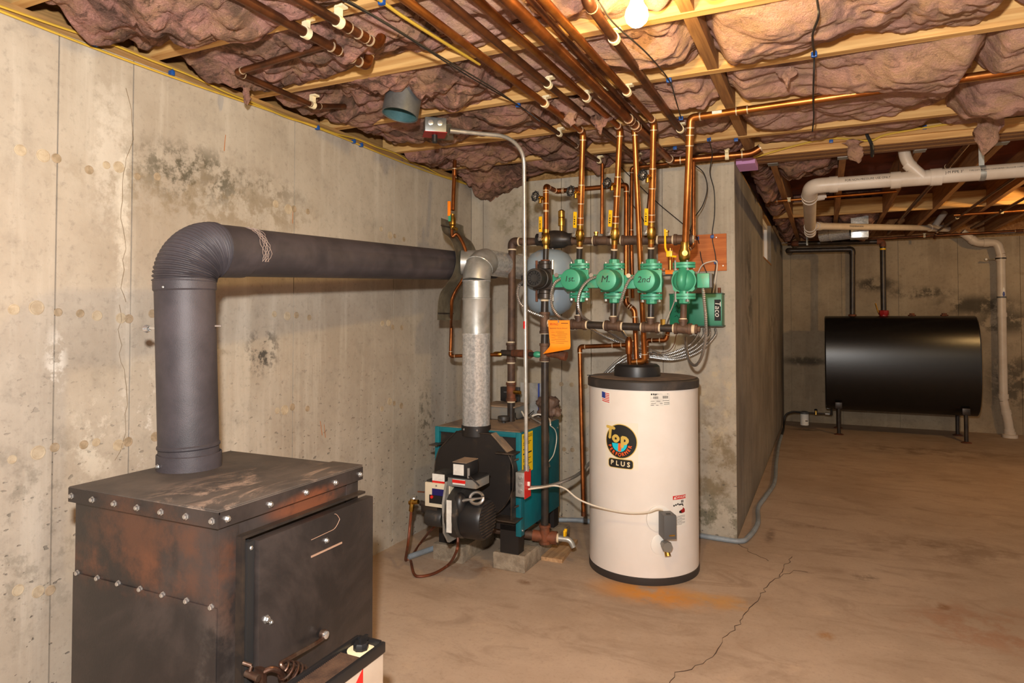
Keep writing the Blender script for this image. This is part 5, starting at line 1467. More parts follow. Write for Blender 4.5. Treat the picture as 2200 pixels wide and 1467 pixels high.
# air scoop with automatic vent
sx = 0.945
MB().lathe([(0.036, -0.11), (0.036, -0.085), (0.050, -0.06), (0.054, 0.0), (0.050, 0.06), (0.036, 0.085), (0.036, 0.11)], (sx, UY, zu(sx) + 0.010), (1, 0, -0.04), 24).build('air_scoop', 'iron_black', uh)
MB().lathe([(0.012, 0), (0.012, 0.03), (0.020, 0.032), (0.020, 0.075), (0.017, 0.078), (0.020, 0.082), (0.020, 0.118), (0.010, 0.126)], (sx + 0.045, UY, zu(sx) + 0.055), n=18).build('air_vent', 'brass', uh)
MB().lathe([(0.010, 0), (0.010, 0.02), (0.014, 0.022), (0.014, 0.030)], (1.60, UY, zu(1.6) + 0.02), n=10).build('vent_plug', 'brass', uh)
MB().lathe([(0.010, 0), (0.010, 0.02), (0.014, 0.022), (0.014, 0.030)], (1.20, UY, zu(1.2) + 0.02), n=10).build('vent_plug', 'brass', uh)
# feed line with check valve between the two risers
t = thing('feed_line', 'copper feed line with brass check valve crossing behind the flue', 'pipe', (0.33, -0.80, 1.15))
pipe_run(t, [(0.327, -0.850, 1.324), (0.321, -0.850, 1.141), (0.62, -0.80, 1.155)], 0.0105, 'copper')
MB().cyl((0.52, -0.80, 1.152), (0.62, -0.77, 1.158), 0.0085).lathe([(0.012, 0), (0.016, 0.01), (0.016, 0.04), (0.012, 0.05)], (0.585, -0.79, 1.157), (1, 0.1, 0), 10).build('union', 'brass', t)
MB().cyl((0.70, -0.78, 1.165), (0.80, -0.82, 1.165), 0.020, 0.024, n=14).cyl((0.80, -0.82, 1.165), (0.845, -0.85, 1.165), 0.026, n=14).build('pressure_valve', 'iron_rust', t)
MB().cyl((0.63, -0.775, 1.165), (0.705, -0.785, 1.165), 0.018, n=12).build('check_valve', 'iron_black', t)
MB().cyl((0.845, -0.85, 1.165), (0.88, -0.865, 1.165), 0.014, n=12).build('nipple', 'iron_black', t)
MB().lathe([(0.010, 0), (0.017, 0.008), (0.019, 0.025), (0.015, 0.04)], (0.875, -0.865, 1.165), (0.9, 0.2, 0), 12).build('flare_nut', 'pump_green', t)
# copper gas-line style drop by the left wall, bent round the flue
t = thing('copper_line', 'copper line with orange lever bent over the sheet metal shield', 'pipe', (0.36, -0.9, 1.3))
pipe_run(t, [(0.435, -1.000, 2.287), (0.452, -1.050, 1.988)], 0.0115, 'copper')
coupling(t, (0.440, -1.013, 2.210), (0, 0, 1), 0.0115, 0.05, 'copper')
MB().tube(spline([(0.446, -1.050, 1.886), (0.449, -1.050, 1.838), (0.475, -1.04, 1.85), (0.515, -1.03, 1.78), (0.528, -1.02, 1.70), (0.510, -1.02, 1.61), (0.455, -1.02, 1.53), (0.435, -1.030, 1.474), (0.415, -1.000, 1.413), (0.330, -0.860, 1.319)], 8), 0.0095, 10).build('soft_copper', 'copper', t)
bv = MB().lathe([(0.014, -0.045), (0.014, -0.028), (0.020, -0.02), (0.020, 0.015), (0.013, 0.025), (0.013, 0.04)], (0.449, -1.050, 1.926), (0, 0, 1), 14).build('ball_valve', 'brass', t)
MB().box((0.445, -1.080, 1.994), (0.018, 0.010, 0.085), bev=0.003).build('lever', 'orange_lever', bv)
MB().box((0.448, -1.080, 1.941), (0.014, 0.006, 0.04)).build('lever_neck', 'pump_green', bv)
MB().cyl((0.449, -1.050, 1.886), (0.488, -1.070, 1.876), 0.010, n=8).build('side_plug', 'brass', bv)
t = tag(MB().cyl((-0.067, -0.016, 0.976), (-0.086, -0.016, 0.675), 0.0135, n=12).build('copper_stub', 'copper_dark'), 'short copper discharge stub hanging behind the galvanized flue', 'pipe')

# ================================================================== PUMPS
def flange(mb, c, up, r=0.05):
    poly = []
    for i in range(28):
        a = 2 * math.pi * i / 28
        poly.append((0.058 * math.cos(a), 0.034 * math.sin(a)))
    mb.prism(poly, c, (1, 0, 0), (0, 1, 0), up)
def pump(label, x, z, text=None, tsize=0.05):
    t = thing('circulator_pump', label, 'pump', (x, HY, z - 0.085), 'green circulator pumps')
    fl_ = MB(); flange(fl_, (x, HY, z + 0.066), 0.013); flange(fl_, (x, HY, z - 0.079), 0.013)
    fl_.build('flange', 'pump_green', t)
    f2 = MB(); flange(f2, (x, HY, z + 0.0815), 0.013); f2.lathe([(0.029, 0), (0.029, 0.022), (0.021, 0.026)], (x, HY, z + 0.093), (0, 0, 1), 8)
    f2.build('companion_flange', 'pump_green', t)
    f2 = MB(); flange(f2, (x, HY, z - 0.0945), 0.013); f2.lathe([(0.021, -0.026), (0.029, -0.022), (0.029, 0)], (x, HY, z - 0.093), (0, 0, 1), 8)
    f2.build('companion_flange', 'pump_green', t)
    for s in (-1, 1):
        for zz in (0.08, -0.08):
            MB().cyl((x + s * 0.044, HY - 0.012, z + zz - 0.026), (x + s * 0.044, HY - 0.012, z + zz + 0.024), 0.0055, n=6).cyl((x + s * 0.044, HY - 0.012, z + zz - 0.028), (x + s * 0.044, HY - 0.012, z + zz - 0.018), 0.010, n=6).build('bolt', 'bolt_steel', t)
    vb = MB()
    vb.tube(spline([(x, HY, z + 0.068), (x, HY, z + 0.045), (x + 0.008, HY, z + 0.02), (x + 0.01, HY, z)], 5), [0.026] * 15 + [0.034], 16)
    vb.tube(spline([(x, HY, z - 0.068), (x, HY, z - 0.045), (x - 0.004, HY, z - 0.02), (x, HY, z)], 5), [0.026] * 15 + [0.034], 16)
    vb.lathe([(0.050, -0.032), (0.064, -0.026), (0.066, 0.0), (0.056, 0.03), (0.03, 0.038)], (x, HY, z), (0, 1, 0), 28)
    vb.build('volute', 'pump_green', t)
    MB().box((x, HY - 0.034, z), (0.128, 0.014, 0.118), bev=0.005).build('mounting_plate', 'pump_green', t)
    mo_ = MB().lathe([(0.058, 0), (0.058, -0.10), (0.054, -0.112), (0.046, -0.115)], (x, HY - 0.038, z), (0, 1, 0), 32).build('motor', 'pump_green', t)
    jb = MB().box((x - 0.085, HY - 0.075, z - 0.004), (0.062, 0.075, 0.070), bev=0.004).build('junction_box', 'pump_green', t)
    MB().cyl((x - 0.088, HY - 0.110, z + 0.020), (x - 0.085, HY - 0.135, z + 0.026), 0.012, n=12).build('conduit_fitting', 'bolt_steel', jb)
    if text:
        fn = planar((x, HY - 0.1538, z + 0.002), (1, 0, 0), (0, 0, 1))
        lettering('handwriting', text, tsize, lambda u, v: fn(u + 0.18 * v, v), 'ink', mo_)
    return t
Z4 = [zl(x) + 0.240 for x in PX]
pump("green pump with handwritten '1st' beside the black pump", PX[0] + 0.006, Z4[0], '1st.', 0.042)
pump("green pump with a handwritten M, between pumps 1st and 2nd", PX[1] + 0.006, Z4[1], 'M.', 0.050)
pump("green pump with handwritten '2nd', third of the row", PX[2] + 0.004, Z4[2], '2nd', 0.044)
# fourth pump turned round: the volute faces the room
x, z = PX[3] + 0.006, Z4[3] + 0.006
t = thing('circulator_pump', 'green pump turned round with domed volute facing the room', 'pump', (x, HY, z - 0.085), 'green circulator pumps')
fl_ = MB(); flange(fl_, (x, HY, z + 0.066), 0.013); flange(fl_, (x, HY, z - 0.079), 0.013); fl_.build('flange', 'pump_green', t)
f2 = MB(); flange(f2, (x, HY, z + 0.0815), 0.013); f2.build('companion_flange', 'pump_green', t)
f2 = MB(); flange(f2, (x, HY, z - 0.0945), 0.013); f2.lathe([(0.021, -0.026), (0.029, -0.022), (0.029, 0)], (x, HY, z - 0.093), (0, 0, 1), 8); f2.build('companion_flange', 'pump_green', t)
for s in (-1, 1):
    for zz in (0.08, -0.08):
        MB().cyl((x + s * 0.03 - 0.01, HY - 0.026, z + zz - 0.026), (x + s * 0.03 - 0.01, HY - 0.026, z + zz + 0.024), 0.0055, n=6).cyl((x + s * 0.03 - 0.01, HY - 0.026, z + zz - 0.028), (x + s * 0.03 - 0.01, HY - 0.026, z + zz - 0.018), 0.010, n=6).build('bolt', 'bolt_steel', t)
pol = []
for i in range(48):
    a = 2 * math.pi * i / 48
    rr_ = 0.062 + 0.008 * (1 if math.cos(4 * a + math.pi) > 0.55 else 0)
    pol.append((rr_ * math.cos(a), rr_ * math.sin(a)))
vb = MB().prism(pol, (x, HY + 0.012, z), (1, 0, 0), (0, 0, 1), 0.026)
vb.lathe([(0.058, -0.012), (0.052, -0.028), (0.036, -0.042), (0.015, -0.048)], (x, HY, z), (0, 1, 0), 28)
vb.tube(spline([(x, HY, z + 0.07), (x, HY - 0.020, z + 0.045), (x - 0.004, HY - 0.040, z + 0.018), (x - 0.006, HY - 0.040, z - 0.010), (x - 0.006, HY - 0.02, z - 0.028)], 5), 0.026, 16)
vb.tube(spline([(x, HY, z - 0.07), (x, HY, z - 0.045), (x, HY - 0.005, z - 0.02)], 5), 0.026, 16)
vb.build('volute', 'pump_green', t)
MB().lathe([(0.058, 0.012), (0.058, 0.12), (0.05, 0.13)], (x, HY, z), (0, 1, 0), 28).build('motor', 'pump_green', t)
jb = MB().box((x + 0.094, HY + 0.045, z), (0.062, 0.075, 0.075), bev=0.005).build('junction_box', 'pump_green', t)
MB().box((x + 0.130, HY + 0.045, z), (0.012, 0.070, 0.072), bev=0.002).build('cover', 'grey_dark', jb)
# black pump on the boiler supply
x, z = 0.953, 1.592
t = thing('circulator_pump', 'black pump in front of the blue tank, left of green ones', 'pump', (x, HY, 1.47))
for zz, h_ in ((1.665, 0.03), (1.50, 0.03)):
    MB().lathe([(0.030, 0), (0.045, 0.004), (0.045, 0.028), (0.040, 0.032), (0.040, 0.046), (0.026, 0.050)], (x, HY, zz - 0.022), n=20).build('flange', 'iron_black', t)
    MB().cyl((x - 0.048, HY - 0.012, zz - 0.035), (x - 0.048, HY - 0.012, zz + 0.030), 0.007, n=6).build('bolt', 'iron_rust', t)
    MB().cyl((x + 0.048, HY - 0.012, zz - 0.035), (x + 0.048, HY - 0.012, zz + 0.030), 0.007, n=6).build('bolt', 'bolt_steel', t)
MB().cyl((x, HY, 1.66), (x, HY, 1.698), 0.026, n=14).build('union', 'iron_rust', t)
MB().lathe([(0.034, -0.07), (0.040, -0.03), (0.050, 0), (0.040, 0.03), (0.034, 0.07)], (x, HY, z - 0.005), n=20).box((x, HY - 0.03, z - 0.006), (0.115, 0.03, 0.115), bev=0.006).build('volute', 'iron_black', t)
mo_ = MB().lathe([(0.056, 0), (0.056, -0.05), (0.052, -0.052), (0.052, -0.115), (0.048, -0.122), (0.040, -0.122), (0.038, -0.112), (0.012, -0.110)], (x, HY - 0.045, z - 0.004), (0, 1, 0), 32).build('motor', 'plastic_black_dusty', t)
ff_ = MB()
for i in range(14):
    a = 2 * math.pi * i / 14
    ff_.box((x + 0.030 * math.cos(a), HY - 0.160, z - 0.004 + 0.030 * math.sin(a)), (0.016, 0.008, 0.003), Matrix.Rotation(-a, 4, 'Y'))
ff_.build('fan_fins', 'plastic_black', mo_, ang=0, kind='stuff')
MB().box((x - 0.092, HY - 0.05, z - 0.012), (0.045, 0.06, 0.06), bev=0.004).build('junction_box', 'plastic_black', t)

# ---- expansion tank below the air scoop
ex = 0.915
et = thing('expansion_tank', 'pale blue expansion tank hanging behind the black pump', 'tank', (ex, UY, 1.385))
MB().lathe([(0.02, 0.0), (0.07, 0.010), (0.115, 0.038), (0.138, 0.080), (0.142, 0.12), (0.142, 0.195), (0.1435, 0.198), (0.1435, 0.206), (0.142, 0.209), (0.142, 0.285), (0.136, 0.320), (0.112, 0.358), (0.07, 0.382), (0.02, 0.390)], (ex, UY, 1.385), n=44).build('shell', 'tank_blue', et)
MB().cyl((ex + 0.02, UY, 1.765), (ex + 0.02, UY, 1.80), 0.014, n=10).build('nipple', 'iron_black', et)

# ---- orange service tag
tg = thing('service_tag', 'orange service tag with curled corner hanging from the iron riser', 'tag', (1.02, -0.955, 1.18))
A, B_, C_, D_ = [Vector(p) for p in ((0.998, -0.955, 1.359), (1.125, -0.955, 1.359), (1.134, -0.965, 1.199), (1.021, -0.965, 1.166))]
nu, nv = 10, 16
vs_, fs_ = [], []
for j in range(nv + 1):
    t_ = j / nv
    for i in range(nu + 1):
        s_ = i / nu
        p = A.lerp(B_, s_).lerp(D_.lerp(C_, s_), t_)
        curl = max(0, t_ - 0.72) / 0.28
        k_ = max(0, curl - 0.5 * s_)
        p = p + Vector((-0.030 * k_ * (1 - s_), -0.045 * k_ ** 1.5, 0.012 * k_))
        vs_.append(p)
w_ = nu + 1
for j in range(nv):
    for i in range(nu): fs_.append((j * w_ + i, j * w_ + i + 1, (j + 1) * w_ + i + 1, (j + 1) * w_ + i))
m_ = MB().add(vs_, fs_)
o_ = len(m_.v); m_.v += [p + Vector((0, 0.0008, 0)) for p in m_.v[:o_]]
m_.f += [tuple(i + o_ for i in f[::-1]) for f in fs_]
cardo = m_.build('card', 'tag_orange', tg, ang=80)
tu = (B_ - A).normalized(); tv = Vector((0, 0, 1))
mid = (A + B_) / 2
lettering('lettering', 'IRVING', 0.017, planar(mid + tu * -0.026 + Vector((0, -0.0026, -0.022)), tu, tv), 'red_dark', tg, sx=0.9)
lettering('lettering', 'Equipment Service Record', 0.0095, planar(mid + Vector((0, -0.0040, -0.043)), tu, tv), 'ink', tg)
ln = MB()
ln.box(mid + tu * 0.035 + Vector((0, -0.0022, -0.016)), (0.040, 0.0006, 0.003))
ln.build('printed_bar', 'ink', tg, ang=0)
ln = MB()
for i in range(7):
    ln.box(mid + tu * (0.022 if i % 2 else 0.01) + Vector((0, -0.0012 - (0.064 + 0.010 * i) * 0.0588, -0.064 - 0.010 * i)), (0.05 + 0.01 * (i % 3), 0.0005, 0.0014))
for i in range(5): ln.box(mid + tu * -0.030 + Vector((0, -0.0012 - (0.066 + 0.014 * i) * 0.0588, -0.066 - 0.014 * i)), (0.02, 0.0005, 0.0012))
ln.build('written_lines', 'ink_faded', tg, ang=0, kind='stuff')
MB().torus(mid + Vector((0, -0.0015, -0.008)), (0, 1, 0), 0.0035, 0.0018, 14, 6).build('eyelet', 'bolt_steel', tg)
MB().tube(spline([mid + Vector((0, -0.002, -0.008)), mid + Vector((-0.01, 0, 0.01)), mid + Vector((-0.05, 0.02, 0.012)), (0.972, HY - 0.02, 1.33)], 5), 0.0014, 5).build('tie_wire', 'bolt_steel', tg)

# ---- copper at the heater
t = thing('relief_pipe', 'copper relief pipe dropping left of the water heater', 'pipe', (1.045, -0.72, 0.19))
pipe_run(t, [(1.376, -0.72, 1.222), (1.100, -0.72, 1.206), (1.134, -0.760, 0.270)], 0.0125, 'copper')
coupling(t, (1.32, -0.72, 1.219), (1, 0, 0.06), 0.0125, 0.05, 'copper')
MB().cyl((1.134, -0.760, 0.285), (1.134, -0.760, 0.259), 0.0140, n=12).build('end_cap', 'copper_dark', t)
rv = MB().lathe([(0.017, -0.05), (0.020, -0.02), (0.022, 0.02), (0.016, 0.034), (0.012, 0.045)], (1.388, -0.72, 1.222), n=12).build('relief_valve', 'copper', t)
MB().cyl((1.388, -0.72, 1.175), (1.388, -0.70, 1.115), 0.014, n=10).build('nipple', 'copper', t)
ceil_pipe('heater_inlet_pipe', 'copper stub pipe standing on the heater cover, right side', [(1.46, -0.62, 1.112), (1.462, -0.62, 1.245), (1.57, -0.62, 1.248), (1.585, -0.62, 1.30)], 0.0120, 'copper', couplings=[(0, 0.35)], group=None)
MB().box((1.418, -0.70, 1.121), (0.001, 0.001, 0.001))

t = thing('drain_branch', 'short copper drop with orange lever below upper header end', 'pipe', (1.614, -0.700, 1.617))
MB().cyl((1.615, -0.700, 1.752), (1.614, -0.700, 1.622), 0.0115, n=12).build('pipe', 'copper_bright', t)
coupling(t, (1.615, -0.700, 1.721), (0, 0, 1), 0.0115, 0.03, 'copper_bright')
bvd = MB().cyl((1.558, -0.700, 1.614), (1.639, -0.700, 1.616), 0.016, n=10).build('ball_valve', 'bolt_steel', t)
MB().box((1.638, -0.740, 1.619), (0.085, 0.010, 0.024), bev=0.003).build('lever', 'orange_lever', bvd)
# ---- plywood board, relay box
pb = tag(MB().boxmm(1.392, 1.822, -0.014, 0.0, 1.668, 1.902, 0.002).build('plywood_board', 'plywood'), 'orange plywood board screwed to the wall behind the right pump', 'board')
for p in ((1.76, 1.88), (1.80, 1.70), (1.62, 1.69), (1.43, 1.69)): bolt((p[0], -0.014, p[1]), (0, -1, 0), pb, 0.5)
rl = thing('relay_box', 'green zone relay box on the wall behind the rightmost pump', 'control box', (1.65, -0.06, 1.32))
MB().boxmm(1.488, 1.806, -0.12, 0.0, 1.325, 1.522, 0.004).build('case', 'box_green', rl)
MB().boxmm(1.484, 1.810, -0.124, -0.006, 1.520, 1.526).boxmm(1.484, 1.812, -0.124, -0.006, 1.320, 1.327).build('edge', 'box_green_dark', rl)
lb_ = MB().boxmm(1.762, 1.800, -0.1215, -0.1195, 1.355, 1.485).build('nameplate', 'ink', rl)
fn = planar((1.781, -0.1222, 1.425), (0, 0, -1), (1, 0, 0))
lettering('lettering', 'Taco', 0.048, lambda u, v: fn(u + 0.15 * v, v), 'white', lb_, sx=1.0)
MB().cyl((1.783, -0.06, 1.526), (1.783, -0.06, 1.56), 0.010, n=10).build('transformer_stud', 'iron_rust', rl)
mk = MB()
for i in range(4):
    mk.tube(spline([(1.52, -0.1215, 1.47 - 0.03 * i), (1.535, -0.1215, 1.478 - 0.03 * i), (1.545, -0.1215, 1.462 - 0.03 * i), (1.556, -0.1215, 1.474 - 0.03 * i)], 4), 0.0012, 4)
mk.build('handwriting', 'ink', rl, ang=0, kind='stuff')

# ---- flexible steel conduits
def flexc(label, pts, r=0.0085, group='flexible steel conduits'):
    P = spline(pts, 14)
    Q = [P[0]]
    for p in P[1:]:
        seg = (p - Q[-1]).length
        if seg < 1e-5: continue
        Q.append(p)
    # even out, then alternate the radius for the spiral ribs
    D = [0.0]
    for a, b in zip(Q[:-1], Q[1:]): D.append(D[-1] + (b - a).length)
    step = 0.0034; m = int(D[-1] / step)
    out, j = [], 0
    for i in range(m + 1):
        s = i * step
        while j < len(D) - 2 and D[j + 1] < s: j += 1
        t = (s - D[j]) / max(D[j + 1] - D[j], 1e-6)
        out.append(Q[j].lerp(Q[j + 1], min(t, 1)))
    rad = [r if (i % 3) else r * 0.82 for i in range(len(out))]
    return tag(MB().tube(out, rad, 8).build('flexible_conduit', 'flex_steel', ang=20), label, 'conduit', group)
flexc('flexible conduit arching from the black pump down left', [(x_, y_, z_) for x_, y_, z_ in ((0.859, -0.950, 1.582), (0.848, -1.000, 1.554), (0.836, -1.000, 1.508), (0.841, -0.980, 1.457), (0.879, -0.950, 1.413), (0.937, -0.920, 1.385), (1.001, -0.800, 1.353), (1.078, -0.700, 1.310))])
flexc('flexible conduit from the 1st pump curving behind the orange tag', [(1.099, -1.010, 1.583), (1.069, -1.030, 1.558), (1.048, -1.030, 1.499), (1.044, -1.000, 1.429), (1.067, -0.950, 1.379), (1.096, -0.860, 1.353), (1.167, -0.780, 1.322), (1.232, -0.660, 1.267), (1.319, -0.580, 1.223), (1.451, -0.450, 1.172)])
flexc('flexible conduit from the M pump sweeping under the lower header', [(1.301, -1.010, 1.590), (1.254, -1.020, 1.569), (1.212, -1.020, 1.521), (1.189, -1.000, 1.458), (1.188, -0.960, 1.399), (1.187, -0.840, 1.359), (1.257, -0.740, 1.311), (1.303, -0.620, 1.257), (1.386, -0.500, 1.203)])
flexc('flexible conduit from the 2nd pump dropping behind the lower header', [(1.502, -1.010, 1.587), (1.468, -1.020, 1.559), (1.433, -1.000, 1.489), (1.395, -0.940, 1.418), (1.350, -0.800, 1.353), (1.331, -0.620, 1.283), (1.369, -0.500, 1.221), (1.481, -0.340, 1.156)])
flexc('dangling flexible conduit looping down from the rightmost pump', [(1.812, -0.860, 1.532), (1.820, -0.880, 1.472), (1.825, -0.860, 1.378), (1.815, -0.800, 1.270), (1.782, -0.720, 1.169), (1.733, -0.620, 1.114), (1.680, -0.500, 1.126), (1.643, -0.400, 1.190), (1.620, -0.300, 1.255)])
for i, (xx, lbl) in enumerate((((1.651, -0.060, 1.307), 'first'), ((1.688, -0.060, 1.307), 'second'), ((1.722, -0.060, 1.307), 'third'), ((1.758, -0.060, 1.308), 'fourth'))):
    xx = Vector(xx)
    dx = 0.012 * i
    flexc(lbl + ' conduit from the left leaving the relay box underside', [xx, xx + Vector((-0.004, -0.012, -0.05)), xx + Vector((-0.06 - dx, -0.05, -0.115 - 0.010 * i)), xx + Vector((-0.20 - dx, -0.10, -0.170 - 0.008 * i)), Vector((1.40 - 0.02 * i, -0.22 - 0.02 * i, 1.165 - 0.011 * i)), Vector((1.24, -0.28 - 0.02 * i, 1.135 - 0.02 * i)), Vector((1.06 - 0.02 * i, -0.25, 0.98 - 0.03 * i))], 0.0085)

# ================================================================== ELECTRICAL
em = thing('steel_conduit', 'tall bent steel conduit from red switch up to ceiling box', 'conduit', (0.93, -1.12, 0.58))
ec = [(0.942, -1.120, 0.579), (0.932, -1.120, 1.676), (0.930, -1.120, 2.111)]
MB().tube(rounded([ec[0], ec[2], Vector((0.938, -1.14, 2.250)), Vector((0.90, -1.25, 2.312)), Vector((0.70, -1.47, 2.308))], 0.16, 8), 0.0105, 14).build('tube', 'conduit_steel', em)
MB().cyl((0.72, -1.448, 2.308), (0.685, -1.487, 2.308), 0.0145, n=14).build('connector', 'bolt_steel', em)
MB().cyl((0.935, -1.120, 1.354), (0.935, -1.120, 1.315), 0.0109, n=14).build('red_band', 'red', em)
MB().cyl((0.942, -1.120, 0.594), (0.942, -1.120, 0.565), 0.015, n=12).build('connector', 'bolt_steel', em)
sb = thing('switch_box', 'steel switch box with red cover beside the boiler', 'switch', (0.92, -1.09, 0.41))
sq = (0.922, -1.130, 0.565)
MB().boxmm(0.895, 0.948, -1.155, -1.085, 0.435, 0.562, 0.003).build('box', 'galvanized_dull', sb)
MB().boxmm(0.948, 0.9505, -1.160, -1.080, 0.428, 0.570).build('cover', 'red', sb)
MB().box((0.955, -1.12, 0.50), (0.014, 0.010, 0.022), bev=0.002).build('toggle', 'white', sb)
for z_ in (0.465, 0.50, 0.535): MB().lathe([(0.012, 0), (0.012, 0.0015), (0.010, 0.002)], (0.922, -1.155, z_), (0, -1, 0), 16).build('knockout', 'chrome', sb)
jb = thing('ceiling_box', 'steel ceiling box with red plate and black switch', 'switch', (0.63, -1.52, 2.28))
Rj = Matrix.Rotation(math.radians(38), 4, 'Z')
jc = Vector((0.628, -1.535, 2.318))
M('steel_grey', (128, 130, 130), 0.4, 0.6, (104, 106, 106), 10)
MB().box(jc, (0.105, 0.105, 0.07), Rj, 0.003).build('box', 'steel_grey', jb)
MB().box(jc + Vector((0, 0, -0.037)), (0.112, 0.112, 0.003), Rj).build('red_plate', 'red_dark', jb)
MB().lathe([(0.014, 0), (0.014, -0.035), (0.010, -0.040)], jc + Vector((0.0, 0, -0.038)), n=14).build('thermal_switch', 'plastic_black', jb)
rk = Rj.to_3x3()
for s in (-0.025, 0.02): MB().lathe([(0.013, 0), (0.013, 0.002), (0.011, 0.0025)], jc + rk @ Vector((s, -0.0525, 0.008)), rk @ Vector((0, -1, 0)), 14).build('knockout', 'chrome', jb)
MB().box(jc + Vector((-0.03, 0.13, 0.012)), (0.10, 0.16, 0.002), Matrix.Rotation(math.radians(25), 4, 'Z') @ Matrix.Rotation(math.radians(-14), 4, 'X')).build('mounting_plate', 'shield_steel', jb)
# duct collar in the ceiling
dcx = thing('duct_collar', 'open round galvanized duct collar among the dusty insulation', 'duct', (0.645, -1.86, 2.275))
MB().lathe([(0.082, 0), (0.082, 0.12), (0.078, 0.12), (0.078, 0.0)], (0.645, -1.86, 2.285), (0.10, 0.18, 1), 40, close=True).build('collar', 'steel_grey', dcx)
M('duct_inside', (70, 108, 112), 0.5, 0.4, (96, 128, 128), 12)
MB().lathe([(0.0775, 0.004), (0.0775, 0.118), (0.0745, 0.118), (0.0745, 0.004)], (0.645, -1.86, 2.285), (0.10, 0.18, 1), 40, close=True).build('inner_sleeve', 'duct_inside', dcx)
MB().lathe([(0.076, 0.10), (0.02, 0.102)], (0.645, -1.86, 2.285), (0.10, 0.18, 1), 30).build('back', 'duct_inside', dcx)

# ---- bare bulbs
def bulb(label, loc, strength, col, r=0.034):
    n = bpy.data.materials.new('bulb_glow'); n.use_nodes = True
    b = n.node_tree.nodes['Principled BSDF']
    b.inputs['Emission Color'].default_value = col; b.inputs['Emission Strength'].default_value = strength
    b.inputs['Base Color'].default_value = (1, 0.9, 0.7, 1)
    MATS['bulb_glow'] = n
    loc = Vector(loc)
    t = thing('light_bulb', label, 'bulb', loc - Vector((0, 0, r)))
    MB().lathe([(0.004, -r), (r * 0.5, -r * 0.87), (r * 0.87, -r * 0.5), (r, 0), (r * 0.9, r * 0.5), (r * 0.62, r * 0.95), (0.016, r * 1.5), (0.014, r * 1.7)], loc, n=20).build('glass', 'bulb_glow', t)
    MB().lathe([(0.014, r * 1.7), (0.022, r * 1.72), (0.024, r * 2.6), (0.05, r * 2.8), (0.052, 2.392 - loc.z)], loc, n=20).build('socket', 'white', t)
bulb('glowing bare bulb in a white socket under the joist', (1.885, -2.455, 2.252), 720.0, (1.0, 0.68, 0.27, 1))
bulb('glowing bare bulb beyond the right picture edge', (4.35, 2.2, 2.26), 1100.0, (1.0, 0.60, 0.22, 1))

# ---- cables and staples
def cable(name, label, pts, r, mat, cat='cable', group=None, n=6):
    return tag(MB().tube(spline(pts, 6), r, n).build(name, mat), label, cat, group)
ylw = [(0.012, y, 2.362 + 0.012 * math.sin(y * 4.1) + 0.004 * math.sin(y * 17)) for y in [-4.6 + 0.18 * i for i in range(26)]]
cable('yellow_cable', 'upper yellow cable stapled along the left wall top', ylw, 0.0045, 'wire_yellow', group='yellow cables along the left wall')
ylw = [(0.010, y, 2.345 + 0.008 * math.sin(y * 3.3 + 1)) for y in [-4.6 + 0.18 * i for i in range(26)]]
cable('yellow_cable', 'lower yellow cable stapled along the left wall top', ylw, 0.0045, 'wire_yellow', group='yellow cables along the left wall')
cable('yellow_cable', 'thin yellow cable slanting between the copper pipes', [(1.10, -3.2, 2.385), (1.103, -2.617, 2.380), (1.112, -2.478, 2.375), (1.124, -2.252, 2.378), (1.134, -2.014, 2.385)], 0.006, 'wire_yellow')
cable('yellow_cable', 'yellow cable drooping along the laminated beam face', [(1.98, 0.05, 2.375), (2.20, 0.048, 2.42), (2.42, 0.045, 2.445), (2.62, 0.05, 2.41), (2.75, 0.05, 2.44), (3.3, 0.045, 2.47), (4.2, 0.045, 2.47)], 0.006, 'wire_yellow')
def staple(p, ax=(1, 0, 0)):
    ax = Vector(ax)
    s = (0.022, 0.016, 0.020) if abs(ax.x) > 0.5 else (0.026, 0.018, 0.014)
    o = place('cable_staple', STAPLE, p); o.scale = (s[0] / 0.02, s[1] / 0.02, s[2] / 0.02)
    return o
ms = MB().box((0, 0, 0), (0.02, 0.02, 0.02), bev=0.004).cyl((0.006, 0, 0.0), (0.006, 0, 0.016), 0.002, n=6)
STAPLE = bpy.data.meshes.new('cable_staple'); STAPLE.from_pydata(ms.v, [], ms.f); STAPLE.materials.append(MATS['staple_blue'])
